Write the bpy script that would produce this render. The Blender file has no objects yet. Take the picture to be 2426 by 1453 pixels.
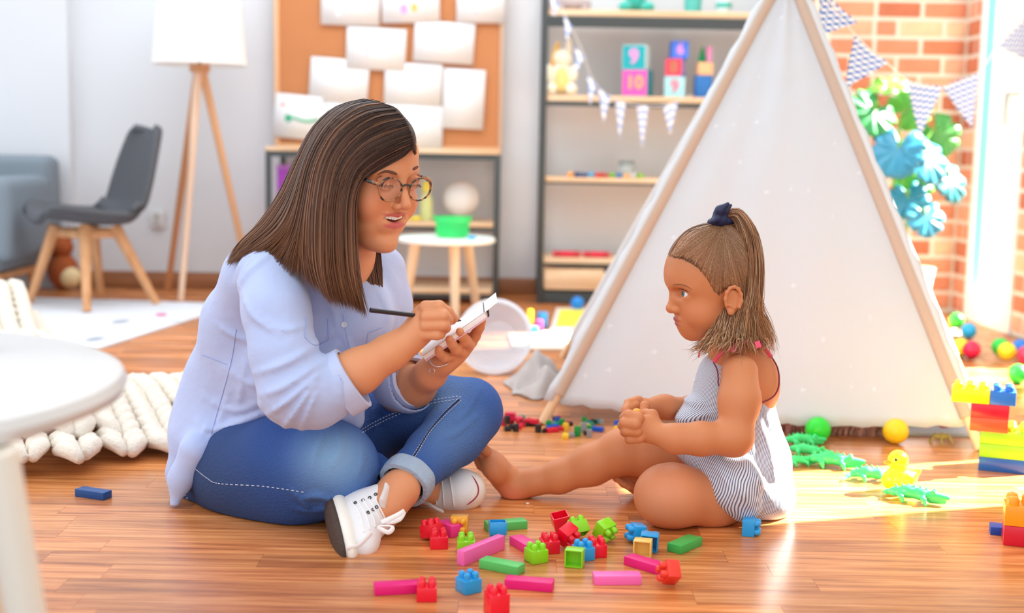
import bpy, bmesh, math, random
import numpy as np
from mathutils import Vector, Matrix
from mathutils.bvhtree import BVHTree
random.seed(5)
rng = np.random.default_rng(5)
PI = math.pi
SC = bpy.context.scene
COL = SC.collection

# ---------------- camera, sky, sun, exposure ----------------
FPX, CX, CY = 3000.0, 1213.0, 726.5
CAM = np.array([0.0, 0.0, 0.70])
TILT, ROLL = math.atan(376.5/3000), 0.018
_F = np.array([0, math.cos(TILT), -math.sin(TILT)])
_U0 = np.array([0, math.sin(TILT), math.cos(TILT)])
_R0 = np.array([1.0, 0, 0])
_R = _R0*math.cos(ROLL) + _U0*math.sin(ROLL)
_U = _U0*math.cos(ROLL) - _R0*math.sin(ROLL)
cd = bpy.data.cameras.new('camera'); cam = bpy.data.objects.new('camera', cd); COL.objects.link(cam)
cd.sensor_width = 36; cd.lens = FPX/2426*36; cd.clip_start = 0.05; cd.clip_end = 100
cam.matrix_world = Matrix(((_R[0], _U[0], -_F[0], CAM[0]), (_R[1], _U[1], -_F[1], CAM[1]), (_R[2], _U[2], -_F[2], CAM[2]), (0, 0, 0, 1)))
cd.dof.use_dof = True; cd.dof.focus_distance = 2.33; cd.dof.aperture_fstop = 2.4
SC.camera = cam
w = bpy.data.worlds.new('sky'); SC.world = w; w.use_nodes = True
bg = w.node_tree.nodes['Background']; bg.inputs[0].default_value = (0.93, 0.965, 1.0, 1); bg.inputs[1].default_value = 2.1
sl = bpy.data.lights.new('sun', 'SUN'); sun = bpy.data.objects.new('sun', sl); COL.objects.link(sun)
sl.energy = 92.0; sl.color = (1.0, 0.93, 0.80); sl.angle = math.radians(0.6)
_sd = Vector((-1.0, -0.31, -0.80)).normalized()
sun.rotation_euler = _sd.to_track_quat('-Z', 'Y').to_euler(); sun.location = (5, 4, 5)
al = bpy.data.lights.new('back_wall_fill_light', 'AREA'); alo = bpy.data.objects.new('back_wall_fill_light', al); COL.objects.link(alo)
al.shape = 'RECTANGLE'; al.size = 2.6; al.size_y = 1.2; al.energy = 55; al.color = (0.90, 0.95, 1.0); alo.location = (-0.3, 4.6, 2.9); alo.rotation_euler = (math.radians(12), 0, 0)  # unseen fill added to brighten the back of the room, no fixture
vs = SC.view_settings
SC.display_settings.display_device = 'sRGB'
vs.view_transform = 'Standard'; vs.look = 'None'; vs.gamma = 1.0; vs.use_curve_mapping = False; vs.exposure = -0.38

# ---------------- placing helpers ----------------
def ray(px, py):
    return _F*FPX + _R*(px-CX) - _U*(py-CY)
def P(px, py, Y):                       # point on the plane y = Y seen at that pixel
    d = ray(px, py); return CAM + d*(Y/d[1])
def G(px, py, z=0.0):                   # point on the plane z
    d = ray(px, py); return CAM + d*((z-CAM[2])/d[2])
def RP(rpx, Y): return rpx*Y/FPX

# ---------------- materials ----------------
def srgb(h):
    h = h.lstrip('#'); c = [int(h[i:i+2], 16)/255 for i in (0, 2, 4)]
    return tuple(((x+0.055)/1.055)**2.4 if x > 0.04045 else x/12.92 for x in c) + (1.0,)
_M = {}
def mat(name, col='#ffffff', rough=0.5, bump=0, bscale=60, var=0.0, vscale=8, trans=0.0, alpha=1.0, sss=0.0, metal=0.0, coat=0.0, spec=0.5, ior=1.45, sheen=0.0, stretch=None):
    if name in _M: return _M[name]
    m = bpy.data.materials.new(name); m.use_nodes = True; nt = m.node_tree; N = nt.nodes; L = nt.links
    b = N['Principled BSDF']; c = srgb(col) if isinstance(col, str) else col
    b.inputs['Base Color'].default_value = c; b.inputs['Roughness'].default_value = rough
    b.inputs['Metallic'].default_value = metal; b.inputs['Transmission Weight'].default_value = trans
    b.inputs['Alpha'].default_value = alpha; b.inputs['IOR'].default_value = ior
    b.inputs['Coat Weight'].default_value = coat; b.inputs['Specular IOR Level'].default_value = spec
    b.inputs['Sheen Weight'].default_value = sheen
    if sss: b.inputs['Subsurface Weight'].default_value = sss; b.inputs['Subsurface Radius'].default_value = (0.02, 0.008, 0.004); b.inputs['Subsurface Scale'].default_value = 0.5
    if bump or var:
        tc = N.new('ShaderNodeTexCoord'); mp = N.new('ShaderNodeMapping'); L.new(tc.outputs['Object'], mp.inputs[0])
        if stretch: mp.inputs['Scale'].default_value = stretch
    if bump:
        n = N.new('ShaderNodeTexNoise'); n.inputs['Scale'].default_value = bscale; n.inputs['Detail'].default_value = 4
        L.new(mp.outputs[0], n.inputs['Vector'])
        bp = N.new('ShaderNodeBump'); bp.inputs['Strength'].default_value = min(1, bump); bp.inputs['Distance'].default_value = 0.01
        L.new(n.outputs[0], bp.inputs['Height']); L.new(bp.outputs[0], b.inputs['Normal'])
    if var:
        n = N.new('ShaderNodeTexNoise'); n.inputs['Scale'].default_value = vscale; n.inputs['Detail'].default_value = 3
        L.new(mp.outputs[0], n.inputs['Vector'])
        mx = N.new('ShaderNodeMix'); mx.data_type = 'RGBA'; mx.inputs[6].default_value = tuple(x*(1-var) for x in c[:3])+(1,)
        mx.inputs[7].default_value = tuple(min(1, x*(1+var)) for x in c[:3])+(1,)
        L.new(n.outputs[0], mx.inputs[0]); L.new(mx.outputs[2], b.inputs['Base Color'])
    _M[name] = m; return m
def attr_mat(name, attr='tint', rough=0.5, sss=0.0, bump=0, bscale=60, coat=0, stretch=None, spec=0.5):
    m = mat(name, '#808080', rough=rough, sss=sss, bump=bump, bscale=bscale, coat=coat, stretch=stretch, spec=spec)
    if m.get('done'): return m
    m['done'] = 1
    a = m.node_tree.nodes.new('ShaderNodeAttribute'); a.attribute_name = attr
    m.node_tree.links.new(a.outputs['Color'], m.node_tree.nodes['Principled BSDF'].inputs['Base Color']); return m
def wood(name, c1, c2, rough=0.35, scale=(3, 40, 40), bump=0.02):
    if name in _M: return _M[name]
    m = bpy.data.materials.new(name); m.use_nodes = True; nt = m.node_tree; N = nt.nodes; L = nt.links
    b = N['Principled BSDF']; b.inputs['Roughness'].default_value = rough
    tc = N.new('ShaderNodeTexCoord'); mp = N.new('ShaderNodeMapping'); mp.inputs['Scale'].default_value = scale
    n = N.new('ShaderNodeTexNoise'); n.inputs['Scale'].default_value = 1.0; n.inputs['Detail'].default_value = 5
    cr = N.new('ShaderNodeValToRGB'); cr.color_ramp.elements[0].color = srgb(c1); cr.color_ramp.elements[1].color = srgb(c2)
    cr.color_ramp.elements[0].position = 0.35; cr.color_ramp.elements[1].position = 0.65
    L.new(tc.outputs['Object'], mp.inputs[0]); L.new(mp.outputs[0], n.inputs['Vector']); L.new(n.outputs[0], cr.inputs[0]); L.new(cr.outputs[0], b.inputs['Base Color'])
    _M[name] = m; return m

# ---------------- object helpers ----------------
def tag(o, label=None, cat=None, group=None, kind=None):
    if label: o['label'] = label
    if cat: o['category'] = cat
    if group: o['group'] = group
    if kind: o['kind'] = kind
    return o
def empty(name, loc, label=None, cat=None, group=None, rot=(0, 0, 0)):
    o = bpy.data.objects.new(name, None); COL.objects.link(o); o.location = Vector(loc); o.rotation_euler = rot
    o.empty_display_size = 0.05
    o['_m'] = 1; del o['_m']
    return tag(o, label, cat, group)
def mw(o):
    m = o.matrix_basis.copy()
    return m if o.parent is None else mw(o.parent) @ m
def link(name, me, m=None, parent=None, world=True):
    """world=True: mesh is in world coordinates; it is moved into the parent's space"""
    o = bpy.data.objects.new(name, me); COL.objects.link(o)
    if m is not None:
        me.materials.clear(); me.materials.append(m)
    if parent is not None:
        o.parent = parent
        if world: me.transform(mw(parent).inverted())
    return o
def smooth(me, ang=None):
    me.polygons.foreach_set('use_smooth', [True]*len(me.polygons))
    if ang: me.set_sharp_from_angle(angle=math.radians(ang))
    me.update(); return me
class MB:
    """collects shapes into one mesh"""
    def __init__(s): s.bm = bmesh.new()
    def box(s, c, size, rot=None, bevel=0.0, seg=2):
        t = bmesh.new(); bmesh.ops.create_cube(t, size=1.0)
        for v in t.verts: v.co = Vector((v.co.x*size[0], v.co.y*size[1], v.co.z*size[2]))
        if bevel: bmesh.ops.bevel(t, geom=t.edges[:], offset=bevel, segments=seg, affect='EDGES', profile=0.5)
        return s._add(t, c, rot)
    def _add(s, t, c, rot):
        M = Matrix.Translation(Vector(c))
        if rot is not None: M = M @ (rot.to_4x4() if isinstance(rot, Matrix) else Matrix.Rotation(rot, 4, 'Z'))
        t.transform(M)
        me = bpy.data.meshes.new('t'); t.to_mesh(me); t.free(); s.bm.from_mesh(me); bpy.data.meshes.remove(me); return s
    def tube(s, pts, rads, n=10, cap=True, flat=None):
        pts = [Vector(p) for p in pts]
        if not hasattr(rads, '__len__'): rads = [rads]*len(pts)
        rings = []; prev = None
        for i, p in enumerate(pts):
            d = (pts[min(i+1, len(pts)-1)]-pts[max(i-1, 0)]).normalized()
            a = prev if prev is not None else (Vector((0, 0, 1)) if abs(d.z) < .9 else Vector((1, 0, 0)))
            a = (a-d*a.dot(d)).normalized(); b = d.cross(a); prev = a
            r = rads[i]; ra, rb = (r, r) if not flat else (r, r*flat)
            rings.append([s.bm.verts.new(p+a*math.cos(2*PI*k/n)*ra+b*math.sin(2*PI*k/n)*rb) for k in range(n)])
        for i in range(len(rings)-1):
            for k in range(n): s.bm.faces.new((rings[i][k], rings[i][(k+1) % n], rings[i+1][(k+1) % n], rings[i+1][k]))
        if cap:
            s.bm.faces.new(rings[0][::-1]); s.bm.faces.new(rings[-1])
        return s
    def sphere(s, c, r, u=20, v=12, rot=None):
        if isinstance(u, Matrix): rot, u = u, 20
        t = bmesh.new(); bmesh.ops.create_uvsphere(t, u_segments=u, v_segments=v, radius=1.0)
        rr = r if hasattr(r, '__len__') else (r, r, r)
        for q in t.verts: q.co = Vector((q.co.x*rr[0], q.co.y*rr[1], q.co.z*rr[2]))
        return s._add(t, c, rot)
    def lathe(s, c, prof, n=32, rot=None):
        t = bmesh.new(); rings = []
        for r, z in prof:
            rings.append([t.verts.new((r*math.cos(2*PI*k/n), r*math.sin(2*PI*k/n), z)) for k in range(n)] if r > 1e-6 else [t.verts.new((0, 0, z))])
        for a, b in zip(rings[:-1], rings[1:]):
            for k in range(n):
                q = [a[k % len(a)], a[(k+1) % len(a)], b[(k+1) % len(b)], b[k % len(b)]]
                u = []
                for x in q:
                    if x not in u: u.append(x)
                if len(u) > 2: t.faces.new(u)
        bmesh.ops.recalc_face_normals(t, faces=t.faces[:])
        return s._add(t, c, rot)
    def poly(s, pts, thick, nrm):
        """flat polygon given in 3D, extruded by thick along nrm"""
        nrm = Vector(nrm).normalized()*thick
        a = [s.bm.verts.new(Vector(p)) for p in pts]; b = [s.bm.verts.new(Vector(p)+nrm) for p in pts]; n = len(a)
        s.bm.faces.new(a); s.bm.faces.new(b[::-1])
        for i in range(n): s.bm.faces.new((a[i], b[i], b[(i+1) % n], a[(i+1) % n]))
        return s
    def done(s, name, m, parent=None, world=True, sm=True, ang=40):
        bmesh.ops.recalc_face_normals(s.bm, faces=s.bm.faces[:])
        me = bpy.data.meshes.new(name); s.bm.to_mesh(me); s.bm.free()
        if sm: smooth(me, ang)
        return link(name, me, m, parent, world)
def copy_tree(o, parent=None):
    c = o.copy(); COL.objects.link(c); c.parent = parent
    for ch in list(o.children): copy_tree(ch, c)
    return c
def cr(pts, n):
    """catmull-rom through pts (rows), n samples"""
    p = np.array(pts, float); k = len(p); p = np.vstack([2*p[0]-p[1], p, 2*p[-1]-p[-2]])
    t = np.linspace(0, k-1-1e-6, n); i = t.astype(int); f = (t-i)[:, None]
    a, b, c, d = p[i], p[i+1], p[i+2], p[i+3]
    return 0.5*((2*b)+(c-a)*f+(2*a-5*b+4*c-d)*f**2+(3*b-a-3*c+d)*f**3)

# ---------------- implicit surfaces: smooth unions meshed by surface nets ----------------
class SDF:
    def __init__(s): s.ops = []; s.disp = None
    def cap(s, a, b, r1, r2=None, k=0.01, sub=False, sq=None):
        """rounded cone a-b; sq=(axis, factor) flattens it along axis"""
        a = np.array(a, float); b = np.array(b, float); r2 = r1 if r2 is None else r2
        s.ops.append(('c', a, b, r1, r2, k, sub, sq)); return s
    def chain(s, pts, rads, k=0.01, sq=None, sub=False):
        for i in range(len(pts)-1): s.cap(pts[i], pts[i+1], rads[i], rads[i+1], k, sub, sq)
        return s
    def ell(s, c, r, R=None, k=0.01, sub=False):
        s.ops.append(('e', np.array(c, float), np.array(r, float), np.eye(3) if R is None else np.array(R, float), None, k, sub, None)); return s
    def d1(s, o, P):
        if o[0] == 'c':
            _, a, b, r1, r2, k, sub, sq = o
            ab = b-a; pa = P-a
            L2 = max(float(ab@ab), 1e-12); h = np.clip((pa@ab)/L2, 0, 1)
            v = pa-h[..., None]*ab
            if sq is not None:
                ax = np.array(sq[0], float); ax /= np.linalg.norm(ax)
                v = v+(v@ax)[..., None]*ax*(sq[1]-1)
                return (np.linalg.norm(v, axis=-1)-(r1+(r2-r1)*h))/max(1, sq[1]*0.6)
            return np.linalg.norm(v, axis=-1)-(r1+(r2-r1)*h)
        _, c, r, R, _, k, sub, _ = o
        q = (P-c)@R            # R columns are the axes
        k0 = np.linalg.norm(q/r, axis=-1); k1 = np.linalg.norm(q/(r*r), axis=-1)+1e-9
        return k0*(k0-1)/k1
    def bound(s, o):
        if o[0] == 'c': return (o[1]+o[2])/2, np.linalg.norm(o[1]-o[2])/2+max(o[3], o[4])
        return o[1], float(o[2].max())
    def ev(s, P):
        """P: (n,...,3) blocks"""
        d = np.full(P.shape[:-1], 0.5, np.float32)
        ctr = P.reshape(P.shape[0], -1, 3).mean(1); rad = np.linalg.norm(P.reshape(P.shape[0], -1, 3)[:, 0]-ctr, axis=1)
        for o in s.ops:
            c, br = s.bound(o); k = o[5]
            sel = np.nonzero(np.linalg.norm(ctr-c, axis=1) < br+rad+k+0.018)[0]
            if len(sel) == 0: continue
            e = s.d1(o, P[sel]).astype(np.float32); a = d[sel]
            if o[6]:
                h = np.maximum(k-np.abs(-e-a), 0)/k; d[sel] = np.maximum(a, -e)+h*h*k/4
            else:
                h = np.maximum(k-np.abs(e-a), 0)/k; d[sel] = np.minimum(a, e)-h*h*k/4
        if s.disp is not None: d = d+s.disp(P).astype(np.float32)
        return d
    def mesh(s, h, lo=None, hi=None, n=10, marg=1.6):
        B = h*n; cells = set()
        for o in s.ops:
            if o[6]: continue
            c, r = s.bound(o)
            if o[0] == 'c': mn = np.minimum(o[1], o[2])-max(o[3], o[4]); mx = np.maximum(o[1], o[2])+max(o[3], o[4])
            else: mn, mx = c-r, c+r
            mn = mn-o[5]*.5-h-0.004; mx = mx+o[5]*.5+h+0.004
            if lo is not None: mn = np.maximum(mn, lo)
            if hi is not None: mx = np.minimum(mx, hi)
            if (mx < mn).any(): continue
            a = np.floor(mn/B).astype(int); b = np.floor(mx/B).astype(int)
            for i in range(a[0], b[0]+1):
                for j in range(a[1], b[1]+1):
                    for l in range(a[2], b[2]+1): cells.add((i, j, l))
        cells = np.array(sorted(cells))
        # coarse test on block centres with corners
        g = np.stack(np.meshgrid(*[np.array([0, .5, 1])*B]*3, indexing='ij'), -1)
        keep = []
        for i in range(0, len(cells), 4000):
            cc = cells[i:i+4000]; Pp = cc[:, None, None, None, :]*B+g[None]
            dd = s.ev(Pp).reshape(len(cc), -1)
            keep.append(cc[(dd.min(1) < B*0.5*marg) & (dd.max(1) > -B*0.5*marg)])
        cells = np.concatenate(keep)
        ar = np.arange(n+1); gi = np.stack(np.meshgrid(ar, ar, ar, indexing='ij'), -1)
        vk, vp, quads = [], [], []
        KEY = lambda I: ((I[:, 0]+50000)*100000+(I[:, 1]+50000))*100000+(I[:, 2]+50000)
        for i in range(0, len(cells), 300):
            cc = cells[i:i+300]; I = cc[:, None, None, None, :]*n+gi[None]
            D = s.ev(I*h)
            sg = D < 0
            # cells
            cor = [(a, b, c) for a in (0, 1) for b in (0, 1) for c in (0, 1)]
            S = sum(sg[:, a:a+n, b:b+n, c:c+n].astype(int) for a, b, c in cor)
            w_ = np.nonzero((S > 0) & (S < 8))
            if len(w_[0]) == 0: continue
            acc = np.zeros((len(w_[0]), 3)); cnt = np.zeros(len(w_[0]))
            val = {c: D[w_[0], w_[1]+c[0], w_[2]+c[1], w_[3]+c[2]] for c in cor}
            for a in cor:
                for ax in range(3):
                    if a[ax]: continue
                    b = list(a); b[ax] = 1; b = tuple(b); va, vb = val[a], val[b]
                    m_ = (va < 0) != (vb < 0); t = np.where(m_, va/(va-vb+1e-12), 0)
                    pos = np.array(a, float)[None]+t[:, None]*np.eye(3)[ax][None]
                    acc += pos*m_[:, None]; cnt += m_
            base = cc[w_[0]]*n+np.stack(w_[1:], -1)
            vk.append(KEY(base)); vp.append((base+acc/cnt[:, None])*h)
            for ax in range(3):
                sl0 = [slice(0, n)]*3; sl1 = [slice(0, n)]*3; sl1[ax] = slice(1, n+1)
                s0 = sg[(slice(None),)+tuple(sl0)]; s1 = sg[(slice(None),)+tuple(sl1)]
                e = np.nonzero(s0 != s1)
                if len(e[0]) == 0: continue
                b0 = cc[e[0]]*n+np.stack(e[1:], -1); u = np.eye(3, dtype=int)[(ax+1) % 3]; v = np.eye(3, dtype=int)[(ax+2) % 3]
                q = np.stack([KEY(b0), KEY(b0-u), KEY(b0-u-v), KEY(b0-v)], 1)
                fl = ~s0[e]; q[fl] = q[fl][:, ::-1]
                quads.append(q)
        vk = np.concatenate(vk); vp = np.concatenate(vp); Q = np.concatenate(quads)
        o = np.argsort(vk); vk = vk[o]; vp = vp[o]
        ix = np.clip(np.searchsorted(vk, Q), 0, len(vk)-1); ok = (vk[ix] == Q).all(1); Q = ix[ok]
        if lo is not None or hi is not None:
            cen = vp[Q].mean(1); m_ = np.ones(len(Q), bool)
            if lo is not None: m_ &= (cen >= lo).all(1)
            if hi is not None: m_ &= (cen <= hi).all(1)
            Q = Q[m_]
        used = np.unique(Q); mp_ = np.full(len(vp), -1); mp_[used] = np.arange(len(used))
        return vp[used], mp_[Q]
def np_mesh(name, V, Qs, sm=True, fill=False):
    me = bpy.data.meshes.new(name)
    V = np.asarray(V, np.float32); Qs = np.asarray(Qs, np.int32); k = Qs.shape[1]
    me.vertices.add(len(V)); me.vertices.foreach_set('co', V.ravel())
    me.loops.add(Qs.size); me.loops.foreach_set('vertex_index', Qs.ravel())
    me.polygons.add(len(Qs)); me.polygons.foreach_set('loop_start', np.arange(0, Qs.size, k, dtype=np.int32))
    me.polygons.foreach_set('loop_total', np.full(len(Qs), k, np.int32))
    me.update(calc_edges=True); me.validate()
    if fill:
        bm = bmesh.new(); bm.from_mesh(me); be = [e for e in bm.edges if len(e.link_faces) == 1]
        if be: bmesh.ops.holes_fill(bm, edges=be, sides=14); bm.to_mesh(me)
        bm.free()
    if sm: me.polygons.foreach_set('use_smooth', np.ones(len(me.polygons), bool))
    me.update(); return me
def relax(V, Q, it=2, lam=0.5, keep=None):
    e = np.concatenate([Q[:, [0, 1]], Q[:, [1, 2]], Q[:, [2, 3]], Q[:, [3, 0]]]); e = np.concatenate([e, e[:, ::-1]])
    cnt = np.bincount(e[:, 0], minlength=len(V)).astype(float)
    for _ in range(it):
        for l in (lam, -lam*1.03):
            s_ = np.stack([np.bincount(e[:, 0], weights=V[e[:, 1], a], minlength=len(V)) for a in range(3)], 1)/np.maximum(cnt, 1)[:, None]
            V = V+(s_-V)*l
    return V
def tints(me, colors, name='tint'):
    a = me.color_attributes.new(name, 'FLOAT_COLOR', 'POINT')
    c = np.ones((len(me.vertices), 4), np.float32); c[:, :3] = colors; a.data.foreach_set('color', c.ravel())
class Surf:
    """shoots camera-wards rays at a meshed surface to set details down on it"""
    def __init__(s, V, Q): s.t = BVHTree.FromPolygons([Vector(v) for v in V.tolist()], Q.tolist())
    def hit(s, px, py, off=0.0):
        d = Vector(ray(px, py)).normalized(); r = s.t.ray_cast(Vector(CAM), d)
        if r[0] is None: return None, None
        n = r[1] if r[1].dot(d) < 0 else -r[1]
        return r[0]+n*off, n
    def path(s, pts, n=30, off=0.0):
        q = cr(pts, n); out = []; last = None
        for x, y in q:
            h, nn = s.hit(x, y, off)
            if h is not None: out.append(h); last = h
        return out
def strands(name, lines, rad, m, parent, cols, flat=True, sides=3):
    """lines (n, k, 3); every strand a thin tapering tube; one mesh"""
    L_ = np.asarray(lines, float); n, k, _ = L_.shape
    T = np.gradient(L_, axis=1); T /= np.linalg.norm(T, axis=-1, keepdims=True)+1e-9
    ref = np.array([0.3, -1.0, 0.2]); A = ref-(T@ref)[..., None]*T; A /= np.linalg.norm(A, axis=-1, keepdims=True)+1e-9
    Bv = np.cross(T, A)
    tt = np.linspace(0, 1, k); tap = np.clip(np.minimum(1, (1.0-tt)*6), 0.05, 1)*np.clip(tt*12+0.4, 0, 1)
    R_ = np.asarray(rad, float)[:, None]*tap[None] if hasattr(rad, '__len__') else rad*tap[None]*np.ones((n, 1))
    V = np.stack([L_+(A*math.cos(2*PI*j/sides)+Bv*math.sin(2*PI*j/sides))*R_[..., None] for j in range(sides)], 2)
    V = V.reshape(-1, 3); idx = np.arange(n*k*sides).reshape(n, k, sides)
    q = []
    for j in range(sides):
        a = idx[:, :-1, j]; b = idx[:, :-1, (j+1) % sides]; c = idx[:, 1:, (j+1) % sides]; d = idx[:, 1:, j]
        q.append(np.stack([a, b, c, d], -1).reshape(-1, 4))
    me = np_mesh(name, V, np.concatenate(q))
    cc = np.repeat(np.asarray(cols, float), k*sides, axis=0) if np.asarray(cols).ndim == 2 else np.asarray(cols)
    if np.asarray(cols).ndim == 3: cc = np.repeat(np.asarray(cols).reshape(-1, 3), sides, axis=0)
    tints(me, cc)
    return link(name, me, m, parent)
def text_mesh(txt, size, depth):
    c = bpy.data.curves.new('t', 'FONT'); c.body = txt; c.size = size; c.extrude = depth; c.align_x = 'CENTER'; c.align_y = 'CENTER'; c.offset = size*0.03; c.resolution_u = 3
    o = bpy.data.objects.new('t', c); COL.objects.link(o)
    dg = bpy.context.evaluated_depsgraph_get(); me = bpy.data.meshes.new_from_object(o.evaluated_get(dg))
    bpy.data.objects.remove(o); bpy.data.curves.remove(c); return me
# ======================= THE SETTING =======================
XR = 1.97; YB = 6.05; YBR = 5.65
M_wall = mat('white_wall_paint', '#d7dbe1', 0.7, bump=0.05, bscale=120)
# floor boards
def floor_material():
    m = bpy.data.materials.new('parquet_wood'); m.use_nodes = True; nt = m.node_tree; N = nt.nodes; L = nt.links
    b = N['Principled BSDF']; g = N.new('ShaderNodeNewGeometry'); at = N.new('ShaderNodeAttribute'); at.attribute_name = 'tint'
    oi = N.new('ShaderNodeObjectInfo')
    add = N.new('ShaderNodeVectorMath'); add.operation = 'MULTIPLY_ADD'; add.inputs[1].default_value = (1, 1, 1)
    L.new(g.outputs['Position'], add.inputs[0]); L.new(at.outputs['Color'], add.inputs[2])
    mp = N.new('ShaderNodeMapping'); mp.inputs['Scale'].default_value = (2.2, 42, 1); L.new(add.outputs[0], mp.inputs[0])
    n = N.new('ShaderNodeTexNoise'); n.inputs['Scale'].default_value = 1.6; n.inputs['Detail'].default_value = 6; n.inputs['Roughness'].default_value = 0.62; n.inputs['Distortion'].default_value = 0.35
    L.new(mp.outputs[0], n.inputs['Vector'])
    cr_ = N.new('ShaderNodeValToRGB'); e = cr_.color_ramp.elements; e[0].position = 0.30; e[0].color = srgb('#9a5426'); e[1].position = 0.66; e[1].color = srgb('#e89f62')
    x = e.new(0.5); x.color = srgb('#cf8046')
    L.new(n.outputs[0], cr_.inputs[0])
    mx = N.new('ShaderNodeMix'); mx.data_type = 'RGBA'; mx.blend_type = 'MULTIPLY'; mx.inputs[0].default_value = 1
    sp = N.new('ShaderNodeSeparateColor'); L.new(at.outputs['Color'], sp.inputs[0])
    mr = N.new('ShaderNodeMapRange'); mr.inputs[3].default_value = 0.80; mr.inputs[4].default_value = 1.2; L.new(sp.outputs[0], mr.inputs[0])
    cmb = N.new('ShaderNodeCombineColor'); 
    for i in range(3): L.new(mr.outputs[0], cmb.inputs[i])
    L.new(cr_.outputs[0], mx.inputs[6]); L.new(cmb.outputs[0], mx.inputs[7]); L.new(mx.outputs[2], b.inputs['Base Color'])
    b.inputs['Roughness'].default_value = 0.24; b.inputs['Specular IOR Level'].default_value = 0.6
    bp = N.new('ShaderNodeBump'); bp.inputs['Strength'].default_value = 0.06; bp.inputs['Distance'].default_value = 0.002; L.new(n.outputs[0], bp.inputs['Height']); L.new(bp.outputs[0], b.inputs['Normal'])
    return m
M_floor = floor_material()
fl = MB().box((0, 3, -0.03), (7.4, 6.6, 0.04)).done('floor', mat('floor_joint', '#4a2814', 0.6)); tag(fl, kind='structure', label='glossy warm brown oak strip floor')
W_, T_ = 0.068, 0.012
NV = 12; plank_me = []
for v in range(NV):
    b_ = bmesh.new(); bmesh.ops.create_cube(b_, size=1.0)
    for q in b_.verts: q.co = Vector((q.co.x, q.co.y*(W_-0.0007), q.co.z*T_))
    me = bpy.data.meshes.new('plank'); b_.to_mesh(me); b_.free(); tints(me, np.tile([[v/(NV-1), random.random()*3, random.random()*3]], (8, 1))); me.materials.append(M_floor); plank_me.append(me)
near, far_v, far_q, far_c = [], [], [], []
j = 0; y = 1.15
rows = []
while y < 6.05:
    x = -1.25*max(1, y/3.2)-random.random()*0.5 if y < 3 else -3.6
    xe = 0.42*y+0.25 if y < 4.6 else 1.97
    x0 = x if y < 3 else -0.42*y-0.4-random.random()*0.4
    x = x0
    while x < min(xe, 1.97):
        L_ = random.choice([0.42, 0.5, 0.58, 0.36, 0.66]); x1 = min(x+L_, 1.97); L_ = x1-x
        if L_ < 0.03: break
        rows.append((y, x, L_, random.randrange(NV))); x = x1+0.0004
    y += W_
rows.sort(key=lambda r: r[0])
cub = np.array([[-.5, -.5, -.5], [.5, -.5, -.5], [.5, .5, -.5], [-.5, .5, -.5], [-.5, -.5, .5], [.5, -.5, .5], [.5, .5, .5], [-.5, .5, .5]])
cq = np.array([[0, 3, 2, 1], [4, 5, 6, 7], [0, 1, 5, 4], [1, 2, 6, 5], [2, 3, 7, 6], [3, 0, 4, 7]])
for i, (y, x, L_, v) in enumerate(rows):
    if i < 290:
        o = bpy.data.objects.new('plank', plank_me[v]); COL.objects.link(o); o.parent = fl
        o.location = (x+L_/2, y+W_/2, -T_/2+0.00); o.scale = (L_, 1, 1)
    else:
        far_q.append(cq+8*len(far_v)); far_v.append(cub*[L_-.0006, W_-.0007, T_]+[x+L_/2, y+W_/2, -T_/2]); far_c.append(np.tile([[v/(NV-1), random.random()*3, random.random()*3]], (8, 1)))
me = np_mesh('planks', np.concatenate(far_v), np.concatenate(far_q), sm=False); tints(me, np.concatenate(far_c))
tag(link('plank_field', me, M_floor, fl), kind='stuff')
# walls
wb = MB().box((-0.8, YB+0.05, 1.3), (5.6, 0.1, 2.6)); tag(wb.done('wall_back', M_wall), kind='structure')
tag(MB().box((-2.54, YB-0.03, 1.3), (0.9, 0.06, 2.6)).done('trim_1', M_wall), kind='structure')
M_base = wood('brown_baseboard', '#8a5a3a', '#a87048', 0.4, (2, 30, 30))
tag(MB().box((-0.8, YB-0.008, 0.04), (5.6, 0.016, 0.08), bevel=0.004).done('baseboard_back', M_base), kind='structure')
# outlet
c = P(372, 520, YB-0.012)
t = empty('wall_outlet', c, 'small white double power outlet low on the wall behind the tripod lamp', 'outlet')
MB().box(c, (0.07, 0.012, 0.085), bevel=0.004).done('cover_plate', mat('outlet_plastic', '#d9d9d9', 0.4), t)
for dz in (-.018, .018): MB().lathe(c+np.array([0, -0.008, dz]), [(0, 0.004), (.012, .004), (.012, 0), (.015, 0), (.015, .006), (0, .006)], 16, Matrix.Rotation(PI/2, 3, 'X')).done('socket', mat('outlet_hole', '#b8b8b8', 0.5), t)
# brick wall part on the right of the back wall, and the pier by the window
M_mortar = mat('pale_mortar', '#ddd3c4', 0.9, bump=0.3, bscale=90)
M_bricks = [mat('brick_%d' % i, c, 0.85, bump=0.4, bscale=70, var=0.18, vscale=25) for i, c in enumerate(['#cf8466', '#d89272', '#c67757', '#dca284', '#b96c50', '#e0b896'])]
BL, BH, BD, J = 0.185, 0.062, 0.05, 0.018
def bricks_mesh(L_):
    me = bpy.data.meshes.new('brick'); t_ = MB().box((0, 0, 0), (L_, BD, BH), bevel=0.004, seg=1); bmesh.ops.recalc_face_normals(t_.bm, faces=t_.bm.faces[:]); t_.bm.to_mesh(me); t_.bm.free(); return me
_bm = {}
def brick(parent, L_, c, rz, mi):
    k = (round(L_, 3), mi)
    if k not in _bm: _bm[k] = bricks_mesh(L_); _bm[k].materials.append(M_bricks[mi])
    o = bpy.data.objects.new('brick', _bm[k]); COL.objects.link(o); o.parent = parent; o.location = c; o.rotation_euler.z = rz
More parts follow.
